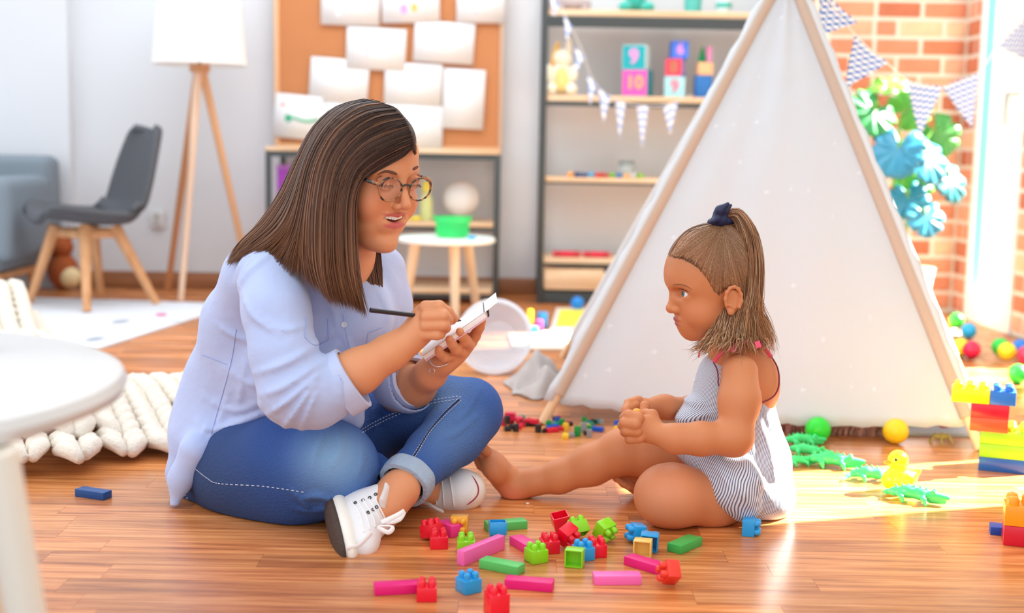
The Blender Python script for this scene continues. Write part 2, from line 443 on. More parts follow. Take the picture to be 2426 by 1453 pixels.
wr = MB().box(((1.3+XR+0.2)/2, YBR+0.06, 1.3), (XR+0.2-1.3, 0.1, 2.6)).done('wall_brick_back', M_mortar); tag(wr, kind='structure')
row = 0; z = J
rb = random.Random(3)
while z+BH < 1.75:
    x = XR-0.004 if row % 2 == 0 else XR-0.004-0.0; k = 0
    while x > 1.36:
        l = BL if not (k == 0 and row % 2) else 0.085
        if k == 2 and row % 3 == 0: l = 0.085
        brick(wr, l, (x-l/2, YBR+0.03, z+BH/2), 0, rb.choice([0, 0, 1, 1, 2, 3, 4, 5])); x -= l+J; k += 1
    z += BH+J; row += 1
# right wall: piers between tall window doors, raised extra high to block the sun
def pier(name, y0, y1, z0=0.0, z1=4.7, brickz=None):
    o = MB().box((XR+0.11, (y0+y1)/2, (z0+z1)/2), (0.20, y1-y0, z1-z0)).done(name, M_mortar); tag(o, kind='structure')
    if brickz:
        z = J; r_ = 0
        while z+BH < brickz:
            y = y1-0.003; k = 0
            while y-0.06 > y0:
                l = min(BL if not (k == 0 and r_ % 2 == 0) else 0.085, y-y0-0.003); brick(o, l, (XR+0.03, y-l/2, z+BH/2), PI/2, rb.choice([0, 0, 1, 1, 2, 3, 4, 5])); y -= l+J; k += 1
            z += BH+J; r_ += 1
pier('wall_right_1', 5.48, YBR+0.01, brickz=1.75)
pier('wall_right_2', 4.36, 4.97, brickz=1.1)
pier('wall_right_3', 3.22, 3.90)
pier('wall_right_4', -1.0, 2.74)
pier('wall_right_5', 2.74, 3.22, 1.55, 4.7)
pier('wall_right_6', 3.90, 4.36, 1.6, 4.7)
pier('wall_right_7', 4.97, 5.48, 2.1, 4.7)
pier('wall_right_sun_block', 5.66, 7.8, 0, 4.7)  # unseen length added past the back wall to keep the sun out
M_frame = mat('white_window_frame', '#f4f7f4', 0.35)
M_seal = mat('teal_gasket', '#6fb0b5', 0.5)
M_pane = bpy.data.materials.new('window_glass'); M_pane.use_nodes = True
_n = M_pane.node_tree; _n.nodes.clear(); _o = _n.nodes.new('ShaderNodeOutputMaterial'); _a = _n.nodes.new('ShaderNodeBsdfTransparent'); _g = _n.nodes.new('ShaderNodeBsdfGlossy'); _x = _n.nodes.new('ShaderNodeMixShader')
_g.inputs['Roughness'].default_value = 0.02; _x.inputs[0].default_value = 0.05; _a.inputs[0].default_value = (0.97, 0.99, 0.99, 1)
_n.links.new(_a.outputs[0], _x.inputs[1]); _n.links.new(_g.outputs[0], _x.inputs[2]); _n.links.new(_x.outputs[0], _o.inputs[0])
for n_, (y0, y1, zt) in enumerate(((4.97, 5.48, 2.1), (3.90, 4.36, 1.6), (2.74, 3.22, 1.55))):
    g_ = MB()
    f = 0.05
    g_.box((XR+0.03, y0+f/2, zt/2), (0.07, f, zt), bevel=.004); g_.box((XR+0.03, y1-f/2-0.0, zt/2), (0.07, f, zt), bevel=.004)
    g_.box((XR+0.031, (y0+y1)/2, 0.065), (0.066, y1-y0-2*f-.001, 0.13)); g_.box((XR+0.031, (y0+y1)/2, zt-.03), (0.066, y1-y0-2*f-.001, 0.06))
    wo = g_.done('window_%d' % (n_+1), M_frame); tag(wo, kind='structure')
    s_ = MB()
    s_.box((XR+0.02, y1-f-0.006, zt/2+.03), (0.03, 0.012, zt-0.19))
    s_.done('gasket', M_seal, wo)
    MB().box((XR+0.04, (y0+y1)/2, zt/2+.03), (0.006, y1-y0-2*f, zt-0.19)).done('pane', M_pane, wo)
    if n_ == 0:
        h_ = P(2402, 252, 5.02)
        hx = XR-0.03
        MB().tube([(XR-0.005, h_[1], h_[2]+.05), (hx-0.02, h_[1], h_[2]+.05), (hx-.02, h_[1], h_[2]+.04), (hx-.02, h_[1]+.0, h_[2]-0.07)], [.008, .008, .009, .007], 10).done('window_handle', mat('brushed_steel', '#b9bcbc', 0.3, metal=0.7), wo)
# ======================= FURNITURE AT THE BACK =======================
M_steel = mat('dark_steel', '#3f4648', 0.45)
M_pine = wood('pale_pine', '#d9b48c', '#ecd0ad', 0.5, (3, 25, 25))
M_beech = wood('beech_leg', '#c98f5e', '#dfa878', 0.45, (25, 25, 3))
M_white = mat('white_plastic', '#f2f2f2', 0.35)
def at_x(px, Y): return float(P(px, 400, Y)[0])
def at_z(py, Y, px=1100): return float(P(px, py, Y)[2])
# desk
dz = at_z(352, 5.62, 900); x0, x1, y0, y1 = -1.10, -0.065, 5.62, 6.0
desk = empty('work_desk', ((x0+x1)/2, (y0+y1)/2, 0), 'metal framed desk with thin pine top under the cork board', 'desk')
MB().box(((x0+x1)/2, (y0+y1)/2, dz-.009), (x1-x0, y1-y0, .018), bevel=.003).done('desk_top', M_pine, desk)
for x in (x0+.012, x1-.012):
    for y in (y0+.012, y1-.012): MB().box((x, y, (dz-.018)/2), (.024, .024, dz-.018), bevel=.002).done('leg', M_steel, desk)
g_ = MB()
for y in (y0+.012, y1-.012): g_.box(((x0+x1)/2, y, dz-.031), (x1-x0-.05, .02, .024))
g_.done('rail', M_steel, desk)
zs = at_z(527, 5.66, 1050)
MB().box(((x0+x1)/2, (y0+y1)/2, zs-.009), (x1-x0-.052, y1-y0-.01, .018), bevel=.003).done('shelf', M_pine, desk)
MB().box(((x0+x1)/2, y0+.012, zs-.028), (x1-x0-.052, .02, .018)).done('rail', M_steel, desk)
MB().box(((x0+x1)/2, (y0+y1)/2, .055), (x1-x0-.052, y1-y0-.01, .018), bevel=.003).done('shelf', M_pine, desk)
MB().box(((x0+x1)/2, y0+.012, .036), (x1-x0-.052, .02, .018)).done('rail', M_steel, desk)
# cork board standing on the desk
bx0, bx1, bz0, bz1 = at_x(652, 5.98), at_x(1186, 5.98), dz, 1.52
cb = empty('cork_board', ((bx0+bx1)/2, 5.98, bz0), 'large orange brown cork pinboard in a light wood frame', 'pinboard')
MB().box(((bx0+bx1)/2, 5.985, (bz0+bz1)/2), (bx1-bx0-.03, .012, bz1-bz0-.02)).done('cork_sheet', mat('cork', '#c58456', 0.9, bump=0.4, bscale=250, var=.12, vscale=160), cb)
for c_, s_ in ((((bx0+bx1)/2, 5.98, bz0+.007), (bx1-bx0, .022, .014)), (((bx0+bx1)/2, 5.98, bz1), (bx1-bx0, .022, .014)), ((bx0+.011, 5.98, (bz0+bz1)/2), (.022, .024, bz1-bz0)), ((bx1-.005, 5.98, (bz0+bz1)/2), (.010, .024, bz1-bz0))):
    MB().box(c_, s_, bevel=.002).done('frame_strip', mat('board_frame', '#e3b48a', 0.5), cb)
papers = [(762, -40, 898, 58, 1, 'pencil lines', 'sheet with faint grey lines at the top left of the cork board'),
 (905, -40, 1040, 52, -2, 'purple', 'sheet with purple and orange blots at the top middle of the board'),
 (1083, -40, 1195, 52, 0, 'pink', 'sheet of paper with a faint pink drawing overlapping the top right board edge'),
 (822, 68, 960, 164, 2, 'figures', 'sheet of paper with two faint grey figures in the second row of the cork board'),
 (982, 54, 1122, 148, 3, 'peach', 'sheet of paper with faint peach marks in the second row, right'),
 (735, 141, 872, 243, 4, 'blank', 'blank looking sheet of paper above the one with the green drawing'),
 (912, 152, 1046, 248, 2, 'blank', 'blank sheet of paper in the middle of the cork board'),
 (1050, 166, 1147, 304, 2, 'blank', 'upright portrait sheet of paper at the right of the cork board'),
 (745, 244, 880, 336, 0, 'blank', 'sheet of paper low on the board, half hidden by the woman\'s hair'),
 (905, 250, 1048, 352, 1, 'circle', 'sheet with a faint pencil circle at the bottom of the cork board'),
 (650, 226, 760, 328, 5, 'green', 'sheet with a long green drawing at the lower left board corner')]
for i, (a, b, c_, d, r, k, lab) in enumerate(papers):
    Y = 5.962-0.0012*(i % 4); p0 = P((a+c_)/2, (b+d)/2, Y); wd = RP(c_-a, Y); ht = RP(d-b, Y)
    t = empty('drawing_paper', p0, lab, 'paper', 'drawings pinned to the cork board')
    R3 = Matrix.Rotation(math.radians(r), 3, 'Y')
    MB().box(p0, (wd, .0008, ht), R3).done('sheet', mat('drawing_paper', '#eef0f4', 0.7), t, ang=None)
    def mark(dx, dz_, w_, h_, col):
        v = R3 @ Vector((dx*wd, 0, dz_*ht)); q = [(math.cos(s*PI/5)*w_*wd*(1+.2*math.sin(3*s)), math.sin(s*PI/5)*h_*ht) for s in range(10)]
        MB().poly([Vector(p0)+v+Vector((x, -.0008, z)) for x, z in q], .0005, (0, 1, 0)).done('drawn_mark', mat('crayon_'+col, col, .8), t, sm=False)
    if k == 'green':
        mark(-.2, -.05, .07, .1, '#3fae86')
        MB().tube([Vector(p0)+R3@Vector((u*wd, -.0012, (-.05-.03*math.sin(u*9))*ht)) for u in np.linspace(-.2, .45, 12)], .006, 6).done('drawn_mark', mat('crayon_#3fae86', '#3fae86', .8), t)
        mark(-.33, .25, .05, .04, '#ee9a8a')
    elif k == 'purple': mark(-.12, -.15, .06, .13, '#c9a0e8'); mark(.06, -.12, .06, .12, '#f0c070')
    elif k == 'pink': mark(-.1, -.25, .08, .05, '#f4c4cc')
    elif k == 'figures': mark(-.15, -.05, .05, .16, '#d3d4df'); mark(.12, -.1, .06, .12, '#d9d6e2'); mark(.2, .3, .1, .05, '#f6ecc4')
    elif k == 'peach': mark(-.2, .3, .2, .05, '#f7dcc0'); mark(0, -.1, .04, .08, '#f0d0d4')
    elif k == 'circle': MB().tube([Vector(p0)+R3@Vector((.22*wd*math.cos(s), -.001, .28*ht*math.sin(s)+.05*ht)) for s in np.linspace(0, 2*PI, 22)], .0022, 5).done('drawn_mark', mat('crayon_grey', '#c4c6cc', .8), t)
    elif k == 'pencil lines': mark(-.2, -.2, .06, .12, '#d8dae2'); mark(.25, -.1, .08, .03, '#dcdce4')
# things on the desk's shelf
def P3(px, py, Y): return Vector(P(px, py, Y))
c = P3(1092, 490, 5.85); zt = zs
t = empty('toy_globe', (c.x, c.y, zt), 'white plain ball on a short foot on the desk shelf behind the green basket', 'ball')
MB().sphere((c.x, c.y, zt+.10), .083, 28, 18).done('ball', M_white, t); MB().lathe((c.x, c.y, zt), [(0, 0), (.045, 0), (.045, .006), (.015, .012), (.012, .022), (0, .022)], 20).done('foot', M_white, t)
c = P3(1010, 470, 5.8)
t = empty('toy_bottle', (c.x, c.y, zt), 'pale yellow green bottle with a bright yellow cap on the desk shelf', 'bottle')
MB().lathe((c.x, c.y, zt), [(0, 0), (.028, 0), (.03, .01), (.03, .09), (.022, .12), (.012, .13), (0, .13)], 20).done('body', mat('pale_lime', '#dfe8a0', .4), t)
MB().lathe((c.x, c.y, zt+.13), [(0, 0), (.02, 0), (.022, .03), (.012, .05), (0, .052)], 18).done('cap', mat('bright_yellow', '#f4e23c', .4), t)
c = P3(955, 520, 5.72)
t = empty('toy_fish', (c.x, c.y, zt), 'flat bright yellow toy on the desk shelf beside the woman\'s chin', 'toy')
MB().sphere((c.x, c.y, zt+.012), (.05, .03, .012)).done('body', mat('toy_yellow', '#f6e14a', .4), t)
MB().sphere((c.x+.06, c.y, zt+.012), (.022, .02, .012)).done('tail', mat('toy_yellow', '#f6e14a', .4), t)
c = P3(688, 435, 5.8)
t = empty('storage_box', (c.x, c.y, zt), 'purple box on the desk shelf, mostly behind the woman\'s hair', 'box')
MB().box((c.x, c.y, zt+.11), (.10, .12, .22), bevel=.004).done('box_body', mat('purple_card', '#b04bd0', .5), t); MB().box((c.x, c.y, zt+.23), (.106, .126, .02), bevel=.004).done('lid', mat('lilac_card', '#c47be0', .5), t)
# round stool with the basket
Y = 5.2; sx = at_x(1060, Y); sz = at_z(562, Y, 1060)
t = empty('round_stool', (sx, Y, 0), 'small round white stool with three splayed pale wooden legs', 'stool')
MB().lathe((sx, Y, sz-.022), [(0, 0), (.19, 0), (.2, .004), (.2, .018), (.196, .022), (0, .022)], 40).done('stool_top', mat('mint_white_top', '#eef8f4', .4), t)
M_pale = wood('pale_wood_leg', '#ecd6b4', '#f6e8cc', .5, (20, 20, 3))
for (ax, ay), (bx, by) in (((985, 578), (962, 745)), ((1078, 578), (1083, 752)), ((1108, 578), (1134, 728))):
    Yb = 2100/(by-347); Yt = Y+(Yb-Y)*.45
    MB().tube([(at_x(ax, Yt), Yt, sz-.02), (at_x(bx, Yb), Yb, 0)], [.024, .017], 14).done('leg', M_pale, t)
c = P3(1072, 540, 5.2)
t = empty('plastic_basket', (c.x, 5.2, sz), 'bright green slotted plastic basket on the round stool', 'basket')
M_gb = mat('green_basket', '#3fe07a', .4)
g_ = MB()
for k in range(22):
    a = 2*PI*k/22; g_.box((c.x+.066*math.cos(a), 5.2+.066*math.sin(a), sz+.04), (.004, .012, .06), a, bevel=.001)
g_.lathe((c.x, 5.2, sz), [(0, 0), (.058, 0), (.064, .014), (.061, .014), (.056, .004), (0, .004)], 28); g_.lathe((c.x, 5.2, sz+.062), [(.068, 0), (.076, 0), (.078, .02), (.074, .02), (.07, .004)], 28)
g_.done('wall', M_gb, t)
MB().lathe((c.x, 5.2, sz+.08), [(.074, 0), (.082, 0), (.082, .006), (.074, .006)], 28).done('rim', M_gb, t)
tag(MB().sphere((at_x(1120, 5.1), 5.1, sz+.008), (.018, .014, .008)).done('toy_pebble', mat('toy_cyan', '#35b8e8', .4)), 'tiny blue toy piece on the stool right of the green basket', 'toy')
# ---- open shelf rack ----
Yf, Yr = 5.7, 6.02; rx0, rx1 = .125, 1.16
rack = empty('shelf_rack', ((rx0+rx1)/2, 5.86, 0), 'tall open shelf rack with dark metal uprights and pine boards', 'shelf')
for x in (rx0, rx1):
    for y in (Yf+.012, Yr-.012): MB().box((x, y, .8), (.026, .024, 1.6), bevel=.002).done('upright', M_steel, rack)
    for z in (.06, .75, 1.4): MB().box((x, 5.86, z), (.02, .28, .02)).done('side_brace', M_steel, rack)
shz = []
for (ya, yb, yc) in ((22, 38, 64), (226, 241, 252), (421, 433, 438), (613, 626, 631)):
    za, zb, zc = at_z(ya, Yf, 1400), at_z(yb, Yf, 1400), at_z(yc, Yf, 1400); shz.append(za)
    MB().box(((rx0+rx1)/2, 5.86, (za+zb)/2), (rx1-rx0-.028, .30, za-zb), bevel=.002).done('shelf_board', M_pine, rack)
    MB().box(((rx0+rx1)/2, Yf+.014, (zb+zc)/2), (rx1-rx0-.028, .02, zb-zc)).done('shelf_beam', M_steel, rack)
za, zb = at_z(702, Yf, 1400), at_z(722, Yf, 1400)
MB().box(((rx0+rx1)/2, 5.86, .03), (rx1-rx0-.028, .30, .05)).done('base_beam', M_steel, rack)
z0, z1 = .058, at_z(634, Yf, 1350)
for i, (xa, xb) in enumerate(((rx0+.018, .50), (.51, 1.14))):
    d_ = MB().box(((xa+xb)/2, 5.86, (z0+z1)/2), (xb-xa, .30, z1-z0-.012), bevel=.003).done('drawer', M_pine, rack)
    MB().box((xb-.05 if i == 0 else xa+.05, 5.706, z1-.012), (.07, .012, .02), bevel=.003).done('drawer_notch', mat('notch_dark', '#2b2b2e', .6), d_, world=True)
sA, sB, sC, sD = shz
M_teal = mat('teal_plush', '#3bb8a8', .8, sheen=.4); M_grey = mat('grey_pink_plush', '#b9a9a8', .85)
def onshelf(px, Y, z): return Vector((at_x(px, Y), Y, z))
c = onshelf(1345, 5.83, sA)
t = empty('stuffed_toy', c, 'greyish pink soft toy lying at the left of the top shelf', 'soft toy')
MB().sphere(c+Vector((0, 0, .035)), (.09, .05, .035)).done('body', M_grey, t); MB().sphere(c+Vector((-.085, 0, .045)), (.035, .035, .045)).done('head', M_grey, t)
for dx in (-.05, .06): MB().sphere(c+Vector((dx, -.05, .014)), (.022, .03, .014)).done('leg', M_grey, t)
c = onshelf(1495, 5.83, sA)
t = empty('stuffed_toy', c, 'teal soft toy with two feet sitting in the middle of the top shelf', 'soft toy')
MB().sphere(c+Vector((0, 0, .09)), (.05, .045, .085)).done('body', M_teal, t); MB().sphere(c+Vector((0, 0, .2)), .045).done('head', M_teal, t)
for dx in (-.05, .05): MB().sphere(c+Vector((dx, -.03, .025)), (.032, .05, .025)).done('leg', M_teal, t)
c = onshelf(1628, 5.83, sA)
t = empty('pencil_cup', c, 'teal cup standing toward the right of the top shelf', 'cup')
MB().lathe(c, [(0, 0), (.038, 0), (.042, .1), (.038, .1), (.034, .006), (0, .006)], 24).done('cup_wall', mat('teal_glaze', '#58b9b0', .35), t); MB().lathe(c+Vector((0, 0, .1)), [(.037, 0), (.043, 0), (.043, .006), (.037, .006)], 24).done('rim', mat('teal_rim', '#8ad4cc', .35), t)
c = onshelf(1700, 5.83, sA)
t = empty('small_vase', c, 'pale white and teal vase at the tent end of the top shelf', 'vase')
MB().lathe(c, [(0, 0), (.03, 0), (.036, .04), (.03, .09), (.018, .12), (.024, .13), (.016, .13), (0, .12)], 24).done('vase_body', mat('pale_vase', '#d3e4e4', .35), t); MB().lathe(c+Vector((0, 0, .03)), [(.0365, 0), (.0375, .01), (.0365, .02)], 24).done('band', M_teal, t)
# plush rabbit
c = onshelf(1325, 5.8, sB)
t = empty('plush_rabbit', c, 'cream and yellow plush rabbit sitting at the left end of the second shelf', 'soft toy')
M_cream = mat('cream_plush', '#fbf3de', .85, bump=.2, bscale=200); M_yel = mat('yellow_plush', '#f4d98a', .85)
MB().sphere(c+Vector((0, 0, .075)), (.052, .045, .075)).done('body', M_cream, t); MB().sphere(c+Vector((0, -.035, .07)), (.032, .02, .055)).done('bib', M_yel, t)
h = MB().sphere(c+Vector((.004, -.005, .168)), (.042, .04, .04)).done('head', M_cream, t)
MB().sphere(c+Vector((-.03, .005, .185)), (.014, .012, .06), Matrix.Rotation(.25, 3, 'Y')).done('ear', mat('ochre_plush', '#edb95c', .85), t); MB().sphere(c+Vector((.03, .005, .215)), (.013, .011, .05)).done('ear', M_cream, t)
for s in (-1, 1):
    MB().sphere(c+Vector((s*.045, -.04, .028)), (.027, .04, .027)).done('foot', M_cream, t); MB().sphere(c+Vector((s*.055, -.01, .1)), (.018, .02, .04)).done('arm', M_cream, t)
# number cubes
def cube(px, Y, z, s, front, side, num, numcol, lab, rz=0.0, sidenum=None):
    c = onshelf(px, Y, z)+Vector((0, 0, s/2))
    t = empty('number_cube', c-Vector((0, 0, s/2)), lab, 'toy block', 'number cubes on the shelf', rot=(0, 0, rz))
    bpy.context.view_layer.update()
    o = MB().box((0, 0, s/2), (s, s, s), bevel=.003).done('cube', mat('cube_'+side, side, .5), t, world=False)
    MB().box((0, -s/2-.0006, s/2), (s*.94, .001, s*.94)).done('front_face', mat('cube_'+front, front, .5), t, world=False)
    me = text_mesh(num, s*.85 if len(num) < 2 else s*.68, .0012); me.transform(Matrix.Translation((0, -s/2-.002, s/2)) @ Matrix.Rotation(PI/2, 4, 'X')); link('numeral', me, mat('num_'+numcol, numcol, .5), t, world=False)
    if sidenum:
        me = text_mesh(sidenum, s*.8, .0012); me.transform(Matrix.Translation((s/2+.001, 0, s/2)) @ Matrix.Rotation(PI/2, 4, 'Z') @ Matrix.Rotation(PI/2, 4, 'X')); link('numeral', me, mat('num_side', '#f0b8d0', .5), t, world=False)
    return t
s1 = .108; s2 = .081
cube(1504, 5.78, sB, s1*1.1, '#ee5ab8', '#0a8f9c', '10', '#f5b26a', 'pink cube with an orange number 10, under the teal cube', -.30)
cube(1500, 5.78, sB+s1*1.1, s1, '#12a9b4', '#cfe6e6', '9', '#e79ad8', 'teal cube with a pink number 9 on the pink cube', -.30)
cube(1590, 5.80, sB, s2*1.15, '#a8dfe4', '#c4cfe0', '9', '#d87a98', 'pale blue cube with a pink number 9, lowest of its stack of three', -.05)
cube(1592, 5.80, sB+s2*1.15, s2, '#ee4a5a', '#3b7fd6', '8', '#b97a5a', 'red fronted cube with a brownish number 8, middle of its stack', -.32, '3')
cube(1599, 5.80, sB+s2*2.15, s2*.95, '#4a7ff0', '#4a7ff0', '6', '#f0a0ea', 'blue cube with a pink number 6, topmost of its stack', .03)
# stack near the tent
c = onshelf(1658, 5.8, sB)
t = empty('stacking_tower', c, 'stacking toy of blue, peach and green blocks partly behind the tent', 'toy')
MB().box(c+Vector((0, 0, .05)), (.075, .07, .10), bevel=.003).done('block', mat('tower_blue', '#2a6fb8', .5), t)
MB().box(c+Vector((.005, 0, .13)), (.07, .07, .058), bevel=.006).done('block', mat('tower_peach', '#f3b98a', .5), t)
MB().lathe(c+Vector((-.008, 0, .16)), [(0, 0), (.02, 0), (.006, .06), (0, .075)], 4).done('cone', mat('tower_green', '#1f9a5a', .5), t)
MB().box(c+Vector((.022, 0, .195)), (.022, .022, .07), .3, bevel=.003).done('block', mat('tower_pink', '#ef9ad0', .5), t)
# small blocks in a row, jar
cols = ['#f0a45a', '#2b4a78', '#3a4f80', '#48a8d8', '#d8403c', '#b84a3a', '#7ab83c', '#2f74b8', '#f0b070', '#c8ccc8', '#88c040']
nm = ['orange', 'navy blue', 'dark slate blue', 'light blue', 'red', 'brick red', 'leaf green', 'mid blue', 'peach', 'pale grey', 'yellow green']
for i, (cl, nn) in enumerate(zip(cols, nm)):
    c = onshelf(1352+i*16.5, 5.74, sC); k = i % 3
    g_ = MB()
    if k == 0: g_.sphere(c+Vector((0, 0, .012)), (.017, .014, .012))
    elif k == 1: g_.box(c+Vector((0, 0, .011)), (.028, .024, .022), .2*i, bevel=.002)
    else: g_.lathe(c, [(0, 0), (.014, 0), (.014, .02), (0, .02)], 16)
    tag(g_.done('counting_bead', mat('bead_'+cl, cl, .5)), f'{nn} small wooden bead in the row on the third shelf', 'bead', 'row of beads on the third shelf')
c = onshelf(1484, 5.86, sC)
t = empty('glass_jar', c, 'small glass jar with a grey lid behind the beads on the third shelf', 'jar')
MB().lathe(c, [(0, 0), (.038, 0), (.04, .01), (.04, .055), (.034, .06), (.032, .06), (.036, .054), (.036, .012), (0, .004)], 24).done('jar_glass', mat('clear_glass', '#dfe8e8', .1, alpha=.45), t); MB().lathe(c+Vector((0, 0, .06)), [(0, 0), (.037, 0), (.037, .016), (0, .016)], 24).done('lid', mat('grey_lid', '#8b9594', .5), t)
for px, ln, lab in ((1347, .125, 'dark red rolled sleeve lying on the shelf above the drawer, left one'), (1418, .12, 'dark red rolled sleeve lying on the shelf above the drawer, nearer the tent')):
    c = onshelf(px, 5.76, sD); t = empty('felt_roll', c, lab, 'roll', 'red rolls above the drawer')
    MB().tube([c+Vector((-ln/2, 0, .014)), c+Vector((ln/2, 0, .014))], .014, 14).done('roll', mat('red_felt', '#d8324a', .8), t)
    for s in (-1, 1): MB().tube([c+Vector((s*ln*.33, 0, .014)), c+Vector((s*ln*.33+.006, 0, .014))], .0155, 14).done('band', mat('dark_band', '#6e4a34', .8), t)
# string of pale pennants hanging across the rack
def chevron(name, c1, c2, sc=9.0):
    if name in _M: return _M[name]
    m = bpy.data.materials.new(name); m.use_nodes = True; nt = m.node_tree; N = nt.nodes; L = nt.links; b = N['Principled BSDF']; b.inputs['Roughness'].default_value = .7
    uv = N.new('ShaderNodeUVMap'); sp = N.new('ShaderNodeSeparateXYZ'); L.new(uv.outputs[0], sp.inputs[0])
    def mth(op, a, bb=None):
        n = N.new('ShaderNodeMath'); n.operation = op
        for i, v in enumerate((a, bb)):
            if v is None: continue
            if isinstance(v, (int, float)): n.inputs[i].default_value = v
            else: L.new(v, n.inputs[i])
        return n.outputs[0]
    tri = mth('PINGPONG', mth('MULTIPLY', sp.outputs[0], sc*1.0), 1.0)
    s = mth('FRACT', mth('ADD', mth('MULTIPLY', sp.outputs[1], sc), mth('MULTIPLY', tri, .55)))
    k = mth('GREATER_THAN', s, .5)
    mx = N.new('ShaderNodeMix'); mx.data_type = 'RGBA'; mx.inputs[6].default_value = srgb(c1); mx.inputs[7].default_value = srgb(c2); L.new(k, mx.inputs[0]); L.new(mx.outputs[2], b.inputs['Base Color'])
    _M[name] = m; return m
def pennant(a, b, tip, m, parent, label=None):
    a, b, tip = Vector(a), Vector(b), Vector(tip); bm = bmesh.new(); n = 6; grid = []
    nrm = (b-a).cross(tip-a).normalized()*.0015
    top = []; 
    for s in (0, 1):
        vs_ = [[None]*(n+1) for _ in range(n+1)]
        for i in range(n+1):
            f = i/n
            for j in range(n+1-i):
                p = a+(b-a)*((j+i*0)/n)+(tip-a)*f if i < n else tip
                p = a*(1-f-j/n)+b*(j/n)+tip*f if (f+j/n) <= 1.0001 else tip
                vs_[i][j] = bm.verts.new(p+nrm*(s*2-1)+nrm.normalized()*.004*math.sin(3*f+4*j/n))
        for i in range(n):
            for j in range(n-i):
                bm.faces.new((vs_[i][j], vs_[i][j+1], vs_[i+1][j]))
                if j < n-i-1: bm.faces.new((vs_[i][j+1], vs_[i+1][j+1], vs_[i+1][j]))
        top.append(vs_)
    bmesh.ops.recalc_face_normals(bm, faces=bm.faces[:])
    uvl = bm.loops.layers.uv.new('UVMap'); ux = (b-a).normalized(); uy = (tip-(a+b)/2); uy = (uy-ux*uy.dot(ux)).normalized()
    for f in bm.faces:
        for l in f.loops: q = l.vert.co-a; l[uvl].uv = (q.dot(ux)*8, q.dot(uy)*8)
    me = bpy.data.meshes.new('pennant'); bm.to_mesh(me); bm.free(); o = link('pennant', me, m, parent)
    if label: o['label'] = label
    return o
gr = empty('pennant_garland', P(1400, 200, 5.5), 'pale blue and white pennant string looping down across the shelf rack', 'garland')
pts = [(1300, -30, 5.62), (1340, 40, 5.6), (1375, 110, 5.58), (1398, 175, 5.56), (1425, 215, 5.55), (1470, 240, 5.5), (1520, 250, 5.5), (1580, 248, 5.5), (1640, 225, 5.5)]
MB().tube([P(*q) for q in cr(pts, 30)], .0018, 6).done('string', mat('pale_string', '#e6e2dc', .8), gr)
M_cv2 = chevron('pale_chevron', '#8fa8dc', '#eaf0f8', 4.0)
for (a, b, t_) in (((1300, -20), (1325, 12), (1312, 40)), ((1335, 35), (1355, 62), (1342, 100)), ((1362, 108), (1384, 135), (1365, 172)), ((1390, 175), (1412, 200), (1398, 250)), ((1415, 205), (1446, 232), (1430, 290)), ((1458, 238), (1482, 246), (1468, 330)), ((1508, 250), (1536, 252), (1522, 352)), ((1570, 252), (1606, 242), (1588, 318))):
    pennant(P(*a, 5.5), P(*b, 5.5), P(*t_, 5.5), M_cv2, gr)
# ---- tripod floor lamp ----
lc = Vector(P(473, 160, 5.68)); lx = lc.x
t = empty('floor_lamp', (lx, 5.68, 0), 'tripod floor lamp with light wood legs and large white drum shade', 'lamp')
zt = at_z(152, 5.68, 473)
MB().lathe((lx, 5.68, zt-.035), [(0, 0), (.045, 0), (.045, .035), (0, .035)], 20).done('tripod_head', mat('lamp_wood', '#d39a6c', .45), t)
for (px, py, k) in ((392, 692, '#c98d60'), (424, 714, '#eccdb4'), (598, 700, '#dba87c')):
    Yb = 2100/(py-337); MB().tube([(lx+(at_x(px, Yb)-lx)*.04, 5.68+(Yb-5.68)*.04, zt-.01), (at_x(px, Yb), Yb, 0)], [.019, .014], 12).done('leg', wood('lamp_'+k, k, k, .45), t)
zb = at_z(146, 5.45, 473)
MB().lathe((lx, 5.68, zb), [(.205, 0), (.165, .42), (.163, .42), (.203, 0)], 48).done('lamp_shade', mat('lamp_shade_cloth', '#efefee', .8), t)
MB().tube([(lx, 5.68, zt), (lx, 5.68, zt+.25)], .008, 10).done('stem', M_steel, t)
MB().lathe((lx, 5.68, zt+.15), [(0, 0), (.02, .01), (.03, .05), (.02, .08), (0, .09)], 16).done('bulb', mat('bulb_glass', '#f6f3e8', .3), t)
# ---- grey shell chair ----
cxw, cyw = -1.775, 5.34; szt = at_z(505, 5.3, 200)
t = empty('shell_chair', (cxw, cyw, 0), 'charcoal grey shell chair with splayed light wooden legs by the wall', 'chair')
fd = Vector((-.80, -.60, 0)).normalized(); wd_ = Vector((fd.y, -fd.x, 0))
prof = cr([(.24, -.02, .13), (.215, .012, .195), (.12, .0, .215), (-.02, -.018, .215), (-.13, -.01, .215), (-.185, .05, .215), (-.215, .14, .212), (-.245, .25, .19), (-.275, .355, .15), (-.28, .372, .11)], 34)
V, Qd = [], []; nn = 17
for i, (f, z, hw) in enumerate(prof):
    for j in range(nn):
        s = (j/(nn-1))*2-1; lift = (abs(s)**2.6)*(.045 if i < 18 else .012); fw = (abs(s)**2.5)*(.05 if i > 14 else 0)
        p = Vector((cxw, cyw, szt+z-.02+lift))+fd*(f+fw)+wd_*(s*hw); V.append(p)
for i in range(len(prof)-1):
    for j in range(nn-1): a = i*nn+j; Qd.append((a, a+1, a+nn+1, a+nn))
me = np_mesh('shell', [tuple(v) for v in V], Qd)
o = link('shell', me, mat('charcoal_fabric', '#54565c', .85, bump=.2, bscale=300), t); sd = o.modifiers.new('s', 'SOLIDIFY'); sd.thickness = .028; sd.offset = 0
feet = ((60, 722, 5.34), (198, 745, 5.08), (366, 726, 5.38), (232, 710, 5.57)); tops = ((128, 535), (197, 530), (268, 532), (216, 540))
